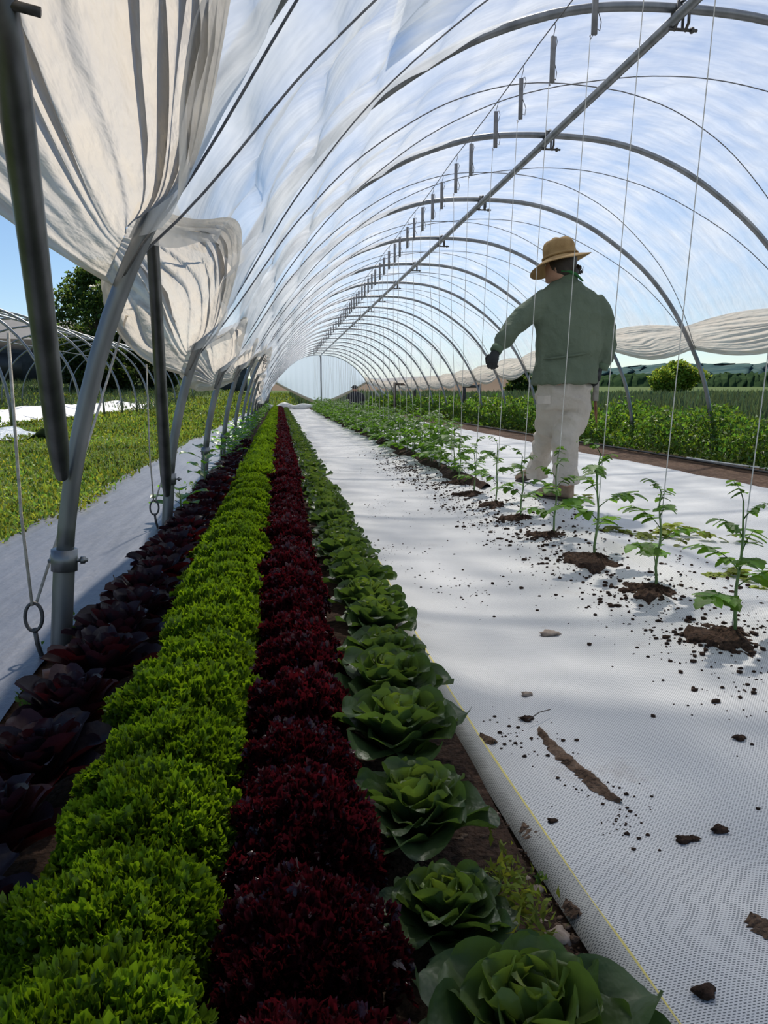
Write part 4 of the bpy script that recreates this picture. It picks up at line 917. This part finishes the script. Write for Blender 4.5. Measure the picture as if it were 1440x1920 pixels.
# dark long shed far ahead left
zs = float(terrain(np.array(-6.), np.array(95.))); B2 = empty('shed', (-8.5, 95, zs)); tag(B2, 'small dark shed seen far off between the left posts', 'shed')
MB().box((0, 0, 1.5), (9, 5, 3.0)).build('wall', M['barn'], B2)
m = MB(); m.add([(-4.8, -2.8, 2.9), (4.8, -2.8, 2.9), (4.8, 0, 3.8), (-4.8, 0, 3.8), (-4.8, 2.8, 2.9), (4.8, 2.8, 2.9)], [(0, 1, 2, 3), (3, 2, 5, 4)]); m.build('roof', M['barnroof'], B2, smooth=False)
def tree(x, y, H, W, n, lab, sd, size=.3, trunk=.2, mat='treeleaf', low=.15, br=1.0, name='tree', sparse=.55):
    rg = np.random.default_rng(sd); z0 = float(terrain(np.array(float(x)), np.array(float(y)))); root = empty(name, (x, y, z0)); tag(root, lab, 'tree' if name != 'bush' else 'bush')
    m = MB(); m.tube([(0, 0, -.2), (.1, 0, H*.3), (-.1, .1, H*.7), (0, 0, H*.95)], [trunk, trunk*.8, trunk*.45, trunk*.1], 7)
    C = []
    for i in range(26):
        t = rg.uniform(low, 1); a = i*2.4; rr = W*.5*math.sin(PI*min(1, (t-low)/(1-low)*.75+.22))*rg.uniform(.45, 1.0)
        e = (rr*math.cos(a), rr*math.sin(a), H*t); C.append(e); m.tube([(0, 0, H*t*.6), (e[0]*.5, e[1]*.5, H*t*.82), e], [trunk*.3, trunk*.2, trunk*.06], 5)
    m.build('trunk', M['bark'], root); C = np.array(C); idx = rg.integers(0, len(C), n)
    d = rg.normal(0, 1, (n, 3)); d /= np.linalg.norm(d, axis=1)[:, None]; P = C[idx]+d*(W*.16*rg.random((n, 1))**sparse)*np.array((1, 1, .8)); P[:, 2] = np.maximum(P[:, 2], .05)
    scatter(P, size, .25, .6, vtint(n, rg, .55*br, 1.35*br, .15), sd).build('crown', M[mat], root)
tree(-14.0, 62, 8.8, 8.0, 9000, 'tall leafy tree behind the bare frame at the left', 4, .34, .22, low=.2, br=1.2)
for i, (x, y, H, W) in enumerate(((-11.8, 62, 5.2, 6), (-13.6, 58, 3.4, 5), (-12.6, 57, 3.2, 5), (-10.2, 66, 3.8, 5))):
    tree(x, y, H, W, 5000, ['dark shrub at the right foot of the tall tree', 'dark shrub at the left foot of the tall tree', 'low dark shrub in front of the tall tree trunk', 'dark shrub furthest right of the tall tree'][i], 20+i, .34, .1, low=.02, br=.55, name='bush', sparse=.4)
# ---- right hand distance
def ribbon(name, pts, depth, mat, mesh_y, lab=None, rough=0, kind='structure', seed=0):
    """land form: skyline given as (x, z) at distance mesh_y, sloping down to the front"""
    rg = np.random.default_rng(seed); xs_ = np.linspace(pts[0][0], pts[-1][0], 420); zt = np.interp(xs_, [p[0] for p in pts], [p[1] for p in pts])
    zt = zt + rough*(.5*fbm(xs_/max(1, mesh_y*.03), xs_*0+seed, 3)+.6*fbm(xs_/max(1, mesh_y*.006), xs_*0+seed+9, 3))
    V = []
    for i in range(9):
        t = i/8; V.append([(x_*(1-depth*(1-t)/mesh_y), mesh_y-depth*(1-t)**1.0+depth*.12*float(vnoise(k*.37, i*.7+seed))*(rough > 0), lerp(0, z_, math.sin(t*PI/2)) + .25*rough*float(vnoise(k*.9, i*1.3))*t) for k, (x_, z_) in enumerate(zip(xs_, zt))])
    m = MB(); m.grid(np.array(V)); o = m.build(name, M[mat]); 
    if kind == 'structure': tag(o, kind='structure')
    else: tag(o, lab, kind=kind)
    return o
def skypt(px, py, Y): p = at(px, py, Y); return (p.x, p.z)
ribbon('hills', [skypt(x_, y_, 1500) for x_, y_ in ((-600, 722), (0, 718), (300, 716), (700, 712), (950, 702), (1060, 694), (1150, 689), (1250, 684), (1350, 684), (1440, 683), (1700, 682))], 500, 'hill', 1500, rough=2.5)
ribbon('far_woods', [skypt(x_, y_, 420) for x_, y_ in ((940, 712), (1100, 706), (1200, 702), (1300, 702), (1440, 699), (1700, 697))], 30, 'treeline', 420, rough=1.5, seed=3)
ribbon('bare_hillside', [skypt(x_, y_, 260) for x_, y_ in ((500, 722), (640, 716), (760, 709), (880, 704), (955, 703), (1000, 716), (1040, 728))], 140, 'brownfield', 260, seed=5)
tree(at(1266, 740, 135).x, 135, 4.6, 10, 9000, 'yellow green willow-like bush in the distance right of the walking person', 31, .6, .25, low=.02, mat='grass', br=1.5, name='bush', sparse=.4)
tree(at(980, 740, 88).x, 88, 2.6, 4, 4000, 'rounded dark green bush far off behind the walking person', 32, .4, .15, low=.02, br=1.0, name='bush', sparse=.4)
# bits of old fence on the right
def fence(px, pxw, Yf, zt, lab):
    a = at(px, 745, Yf); root = empty('fence_frame', (a.x, Yf, 0)); tag(root, lab, 'fence'); w_ = pxw/FPX*Yf
    for x_ in (0, w_): MB().box((x_, 0, zt/2), (.10, .10, zt)).build('post', M['wood'], root)
    MB().box((w_/2, 0, zt-.08), (w_+.1, .07, .10)).build('rail', M['wood'], root)
fence(870, 30, 26, 1.15, 'dark wooden frame in the weeds left of the walking person')
fence(740, 38, 32, 1.3, 'longer dark wooden rail under the right film edge far ahead')
fence(1022, 10, 24, 1.0, 'pair of short dark posts behind the walking person')

# ---------------------------------------------------------------- people
def remesh(o, vox, sm=6):
    r = o.modifiers.new('merge', 'REMESH'); r.mode = 'VOXEL'; r.voxel_size = vox; r.use_smooth_shade = True
    s = o.modifiers.new('soften', 'SMOOTH'); s.iterations = sm; s.factor = .5; return o
def limb(m, pts, rad, n=16):
    q = catmull([tuple(p) for p in pts], 5); rr = np.interp(np.linspace(0, 1, len(q)), np.linspace(0, 1, len(rad)), rad); m.tube(q, rr, n)
PY = 5.08
FP = ground(1060, 945).copy()
PR = empty('person', (FP.x, FP.y, .02)); tag(PR, 'person in a tan hat, green shirt and khaki trousers walking away beside the tomato row', 'person')
O = Vector(PR.location)
def W(px, py, dy=0.0): return at(px, py, PY+dy)-O
def wrinkle(o, st, sc):
    t = bpy.data.textures.new('cloth_folds', 'MUSGRAVE'); t.noise_scale = sc; t.musgrave_type = 'RIDGED_MULTIFRACTAL'
    d = o.modifiers.new('folds', 'DISPLACE'); d.texture = t; d.strength = st; d.mid_level = .55; s_ = o.modifiers.new('soften2', 'SMOOTH'); s_.iterations = 3
def add_part(m, name, mat, vox=None, sm=6, lab=None, parent=None):
    o = m.build(name, mat, parent or PR)
    if vox: remesh(o, vox, sm)
    if lab: o['label'] = lab
    return o
# body (skin): head, neck, forearms to wrists, ankles as one continuous mesh
hc = W(1050, 497); neck = W(1060, 528, .02)
m = MB()
fx = Vector((-.72, .69, 0)); sxv = Vector((.69, .72, 0))       # head faces away to the left
hd = []
for t in np.linspace(0, 1, 13):
    zz = -.115+.235*t; k = math.sin(PI*min(1, max(0, .12+.8*t)))**.55
    hd.append((hc+Vector((0, 0, zz))+fx*(.012*(1-t)), fx*(.098*k), sxv*(.078*k)))
m.rings(hd, 20)
limb(m, [hc+Vector((0, 0, -.06)), (hc+neck)/2, neck+Vector((0, 0, -.08))], [.058, .056, .075])
nose = hc+fx*.095+Vector((0, 0, -.022)); m.blob(nose, (.016, .016, .022), 1, 6, rough=0)
m.blob(hc+fx*.085+Vector((0, 0, -.075)), (.026, .026, .016), 2, 6, rough=0)      # lips / chin
m.blob(hc+fx*.078+Vector((0, 0, -.10)), (.028, .028, .02), 2, 6, rough=0)
for s_ in (-1, 1): m.blob(hc+sxv*(.080*s_)-fx*.005+Vector((0, 0, -.02)), (.014, .014, .032), 3, 6, rough=0)
# hidden trunk and limbs keep the body one piece
hipc = W(1057, 712); limb(m, [neck+Vector((0, 0, -.05)), W(1062, 600), hipc], [.07, .12, .12])
LA = [W(1018, 566), W(968, 608, -.05), W(934, 650, -.12)]; RA = [W(1115, 570), W(1137, 630, .02), W(1125, 690, -.03)]
limb(m, [W(1050, 560)]+LA, [.06, .045, .036, .028]); limb(m, [W(1070, 560)]+RA, [.06, .045, .036, .028])
LR = [W(1082, 730), W(1060, 812, -.02), W(1063, 912, .0)]; LL = [W(1032, 730), W(1020, 820, .20), W(1003, 893, .52)]
limb(m, [hipc]+LR, [.11, .08, .055, .042]); limb(m, [hipc]+LL, [.11, .08, .055, .042])
add_part(m, 'body', M['skin'], .012, 4)
m = MB()
for s_ in (-1, 1): m.blob(hc+fx*.084+sxv*(.032*s_)+Vector((0, 0, .004)), (.011, .011, .009), 2, 6, rough=0)
add_part(m, 'eyes', M['whiteplastic'])
# hair
m = MB(); m.blob(hc-fx*.02+Vector((0, 0, .02)), (.098, .098, .115), 4, 12, rough=.03); m.blob(hc-fx*.055+sxv*.03+Vector((0, 0, -.055)), (.055, .055, .055), 6, 10, rough=.25)
q = W(1082, 505); m.blob(q, (.028, .028, .032), 9, 8, rough=.5)
for i in range(8): m.tube([q, q+Vector((.02+.006*i % .03, .01, -.01-.003*i)), q+Vector((.045, .0, -.02+.006*i))], [.006, .004, .001], 5)
add_part(m, 'hair', M['hair'])
# hat: crown and brim, tilted
HT = empty('hat', (0, 0, 0)); bpy.data.objects.remove(HT)
def hatpt(r, a, z):       # hat frame: tilt down to the left/front
    l = Vector((r*math.cos(a), r*math.sin(a), z)); up = Vector((-.16, .12, 1)).normalized(); ex = Vector((1, 0, .16)).normalized(); ey = up.cross(ex)
    return hc+Vector((.0, 0, .045))+ex*l.x+ey*l.y+up*l.z
m = MB(); n = 40; V = []
prof_h = [(.001, .128), (.040, .128), (.072, .124), (.096, .110), (.108, .085), (.112, .05), (.113, .02), (.117, .0), (.15, -.012), (.185, -.028), (.212, -.040), (.214, -.046), (.206, -.045), (.15, -.02), (.112, -.006)]
for r_, z_ in prof_h:
    row = []
    for j in range(n+1):
        a = 2*PI*j/n; wv_ = (max(0, r_-.117)/.10); row.append(hatpt(r_*(1+.03*math.sin(3*a)*wv_), a, z_+wv_*(.018*math.sin(2*a+.8)+.035*max(0, math.cos(a+.1))-.030*max(0, -math.cos(a+.2)))+.006*math.sin(a*5)*(r_ < .08)))
    V.append([tuple(p) for p in row])
m.grid(np.array(V)); hat = add_part(m, 'hat', M['straw'])
m = MB(); m.tube([hatpt(.116, a, .012) for a in np.linspace(0, 2*PI, 41)], .010, 8, flat=1, cap=False); m.build('hat_band', M['straw'], hat)
# shirt
m = MB()
def ring(px0, px1, py, dep, dy=0.0, sk=0.0):
    a = W(px0, py, dy); b = W(px1, py, dy); c = (a+b)/2; return (c, (b-a)/2+Vector((0, sk, 0)), Vector((0, dep, 0)))
m.rings([ring(1042, 1080, 524, .065), ring(1030, 1092, 533, .085), ring(1014, 1114, 546, .105), ring(1004, 1127, 565, .125), ring(1003, 1133, 595, .14), ring(1005, 1132, 630, .145), ring(1006, 1126, 660, .145), ring(1003, 1119, 680, .142), ring(1001, 1119, 700, .150), ring(998, 1118, 716, .158), ring(997, 1118, 721, .160)], 36)
limb(m, [W(1022, 562), W(1000, 578, -.02), W(966, 610, -.06), W(945, 638, -.10), W(934, 653, -.12)], [.080, .078, .070, .062, .040])
limb(m, [W(1112, 566), W(1128, 585), W(1137, 630), W(1137, 660), W(1129, 686, -.02)], [.070, .072, .066, .062, .046])
sh = add_part(m, 'shirt', M['shirt'], .011, 5); wrinkle(sh, .012, .13)
# hanging hem below a soft waist fold, cuffs, collar, yoke seam
m = MB(); m.tube([W(934, 650, -.12), W(929, 659, -.13)], .040, 14); m.build('cuff', M['shirtedge'], sh)
m = MB(); m.tube([W(1130, 682, -.02), W(1127, 693, -.02)], .046, 14); m.build('cuff', M['shirtedge'], sh)
m = MB(); m.rings([ring(1039, 1083, 528, .075), ring(1040, 1082, 518, .070), ring(1041, 1081, 512, .066)], 28, cap=False); m.build('collar', M['shirtedge'], sh)
m = MB(); m.tube([W(1052, 508, -.075), W(1066, 508, -.08), W(1080, 514, -.07), W(1093, 527, -.05)], [.008, .011, .011, .006], 8); o = m.build('bandana', M['bandana'], PR); o['label'] = 'green bandana at the back of the neck'
m = MB(); P = []
for t in np.linspace(-.95, .95, 24): c_, A_, B_ = ring(1004, 1118, 668 - 8*(t), .150); P.append(c_+A_*t*1.0-B_*math.sqrt(1-t*t)*1.0)
m.tube(P, [.006*(1-abs(u)**4)+.002 for u in np.linspace(-1, 1, 24)], 6); m.build('waist_fold', M['shirt'], sh)
# trousers
m = MB()
m.rings([ring(1014, 1103, 706, .105), ring(1010, 1106, 722, .118), ring(1008, 1109, 750, .130), ring(1012, 1106, 768, .12)], 32)
limb(m, [W(1084, 735), W(1076, 775), W(1062, 815, -.02), W(1059, 850, -.02), W(1062, 892, -.0), W(1063, 906)], [.108, .104, .090, .078, .086, .095])
limb(m, [W(1034, 735), W(1032, 775, .05), W(1025, 815, .18), W(1016, 850, .34), W(1010, 880, .45), W(1009, 896, .47)], [.104, .098, .082, .074, .078, .084])
tr = add_part(m, 'trousers', M['trousers'], .012, 4); wrinkle(tr, .024, .14)
m = MB(); V = [[tuple(W(1008+px_*1.0, 742+py_, -.125-.012*math.sin(px_*.2))) for py_ in (0, 5, 10, 15)] for px_ in (0, 8, 16, 24)]; m.grid(np.array(V)); 
m.build('thigh_pocket', M['trousers'], tr)
# boots
def boot(heel, toe_dir, lift, name_lab):
    d = Vector((math.cos(toe_dir), math.sin(toe_dir), 0)); s = Vector((-d.y, d.x, 0)); pit = lift
    def L(f, sd, z):
        z2 = z*math.cos(pit)+(-(f-.24))*math.sin(pit); f2 = .24+(f-.24)*math.cos(pit)+z*math.sin(pit); return heel+d*f2+s*sd+Vector((0, 0, z2))
    m = MB(); rs = []
    for f, wd, h in ((-.02, .034, .07), (.01, .042, .10), (.06, .044, .11), (.11, .045, .095), (.15, .050, .08), (.20, .054, .072), (.25, .048, .058), (.285, .03, .04)):
        c = L(f, 0, h/2+.025); rs.append((c, s*wd, (L(f, 0, h)-L(f, 0, 0))*.5))
    m.rings(rs, 18); q = [L(.03, 0, .06), L(.03, 0, .13), L(.025, 0, .21)]; m.tube(q, [.055, .058, .062], 16)
    o = add_part(m, 'boot', M['boot'], .008, 4, name_lab)
    m = MB(); out = [(-.035, .0), (-.02, .034), (.04, .04), (.11, .036), (.2, .052), (.27, .044), (.30, .0)]; out = out+[(a, -b) for a, b in out[-2:0:-1]]
    nn = len(out); V = [tuple(L(a, b*1.08, z)) for z in (0, .028) for a, b in out]; F = [(i, (i+1) % nn, nn+(i+1) % nn, nn+i) for i in range(nn)]
    m.add(V, F); m.f.append(np.array([list(range(nn))[::-1]])); m.f.append(np.array([list(range(nn, 2*nn))])); m.build('sole', M['sole'], o, smooth=False)
    m = MB()
    for i in range(4): m.tube([L(.07+.03*i, -.03, .12-.012*i), L(.08+.03*i, 0, .135-.014*i), L(.07+.03*i, .03, .12-.012*i)], .003, 5)
    m.build('laces', M['lace'], o)
boot(Vector((W(1070, 930).x, -.05, 0)), PI*.70, 0.0, 'right boot planted flat on the cloth')
hl = ground(1020, 912)-O; boot(Vector((hl.x, hl.y, .0)), PI*.70, .30, 'left boot further ahead with the heel raised')
# gloved hands with fingers
def hand(wrist, down, side, palm_n, curl, name, grip=0.0, k=1.0):
    down, side, palm_n = Vector(down).normalized(), Vector(side).normalized(), Vector(palm_n).normalized()
    m = MB(); c0 = wrist; m.rings([(c0, side*.028, palm_n*.020), (c0+down*.03, side*.036, palm_n*.020), (c0+down*.065, side*.042, palm_n*.017), (c0+down*.088, side*.040, palm_n*.014)], 16)
    for i, (off_, ln) in enumerate(((-.030, .062), (-.010, .074), (.010, .070), (.029, .054))):
        p = c0+down*.082+side*off_; P = [p-down*.015]; ang = curl*.5
        for sg in (.45, .32, .25):
            P.append(p); p = p+(down*math.cos(ang)+palm_n*math.sin(ang))*ln*sg; ang += curl
        P.append(p); m.tube(P, [.0095, .010, .0095, .009, .0075], 9)
    t0 = c0+down*.03-side*.034; m.tube([t0, t0+(down*.6-side*.6+palm_n*.3)*.035, t0+(down*.85-side*.4+palm_n*.6)*.062, t0+(down*.9-side*.1+palm_n*.9)*.080], [.014, .012, .0105, .008], 9)
    return add_part(m, 'glove', M['glove'], .0045, 2, name)
hand(W(929, 657, -.13), (-.25, .0, -1), (.8, -.6, 0), (.7, .7, 0), .75, 'left hand in a black glove, fingers curled')
hand(W(1124, 690, -.03), (-.05, 0, -1), (.45, .9, 0), (-.9, .45, 0), .62, 'right hand in a black glove, hanging and gripping a tool')
# small tools held
a = W(925, 664, -.11)+O; b = W(931, 682, -.12)+O
tag(MB().tube([a, (a+b)/2, b], [.007, .009, .006], 8).build('clip_tool', M['iron']), 'small dark tool held in the left hand of the walking person', 'tool')
a = W(1120, 702, -.03)+O; t_ = empty('garden_knife', a); tag(t_, 'hand tool with a grey grip and rusty blade held in the lowered right hand', 'tool')
def rel(px, py): return W(px, py, -.03)+O-a
MB().tube([rel(1121, 697), rel(1118, 720), rel(1116, 752)], [.014, .020, .022], 12).build('grip', M['toolgrey'], t_)
MB().tube([rel(1116, 750), rel(1117, 775), rel(1118, 792)], [.020, .019, .010], 12, flat=.35).build('blade', M['rust'], t_)

# second person, far away, crouching
P2 = empty('person', (3.15, 31.0, 0)); P2.scale = (1.2, 1.1, 1.05); tag(P2, 'distant person in dark clothes and cap crouching at the far end of the tunnel', 'person')
m = MB(); hd2 = Vector((-.02, 0, .98)); limb(m, [(0, -.05, .40), (.05, .0, .65), (.0, .05, .86), hd2], [.10, .12, .07, .06])
m.blob(hd2+Vector((-.02, .02, 0)), (.095, .10, .12), 2, 10, rough=.02); m.blob(hd2+Vector((-.06, .10, -.02)), (.02, .02, .03), 2, 6, rough=0)
limb(m, [(.17, 0, .76), (.26, .1, .56), (.10, .34, .42)], [.05, .045, .03]); limb(m, [(-.17, 0, .76), (-.26, .1, .56), (-.12, .34, .42)], [.05, .045, .03])
for s_ in (-1, 1):
    for q in range(5): m.tube([(s_*.11+(q-2)*.016, .35, .40), (s_*.11+(q-2)*.018, .40, .36), (s_*.11+(q-2)*.016, .41, .33)], [.011, .010, .008], 6)
    limb(m, [(s_*.10, 0, .38), (s_*.20, .34, .46), (s_*.16, .10, .10)], [.09, .07, .045])
o = m.build('body', M['skin'], P2); remesh(o, .018, 3)
m = MB(); m.rings([((0, -.02, .36), (.20, 0, 0), (0, .15, 0)), ((.02, -.03, .50), (.20, 0, 0), (0, .15, 0)), ((.02, 0, .66), (.22, 0, 0), (0, .15, 0)), ((.0, .02, .80), (.20, 0, 0), (0, .12, 0)), ((0, .03, .87), (.09, 0, 0), (0, .08, 0))], 24)
for s_ in (-1, 1): limb(m, [(s_*.17, 0, .77), (s_*.27, .1, .56), (s_*.12, .31, .44)], [.085, .07, .05])
o = m.build('jacket', M['darkcloth'], P2); remesh(o, .018, 4)
m = MB(); m.rings([((0, -.02, .22), (.19, 0, 0), (0, .15, 0)), ((0, -.02, .42), (.20, 0, 0), (0, .15, 0))], 20)
for s_ in (-1, 1): limb(m, [(s_*.10, -.03, .34), (s_*.21, .34, .46), (s_*.18, .12, .08)], [.13, .10, .075])
o = m.build('trousers', M['darkcloth'], P2); remesh(o, .018, 4)
m = MB(); m.blob(hd2+Vector((-.02, .0, .05)), (.105, .11, .085), 2, 10, rough=.02); m.rings([(hd2+Vector((-.06, .12, .03)), Vector((.09, 0, 0)), Vector((0, .08, -.01))), (hd2+Vector((-.06, .12, .045)), Vector((.09, 0, 0)), Vector((0, .08, -.01)))], 16); m.build('cap', M['darkcloth'], P2)
for s_ in (-1, 1): MB().blob((s_*.18, .14, .05), (.055, .14, .05), 2, 8, rough=.02).build('shoe', M['sole'], P2)
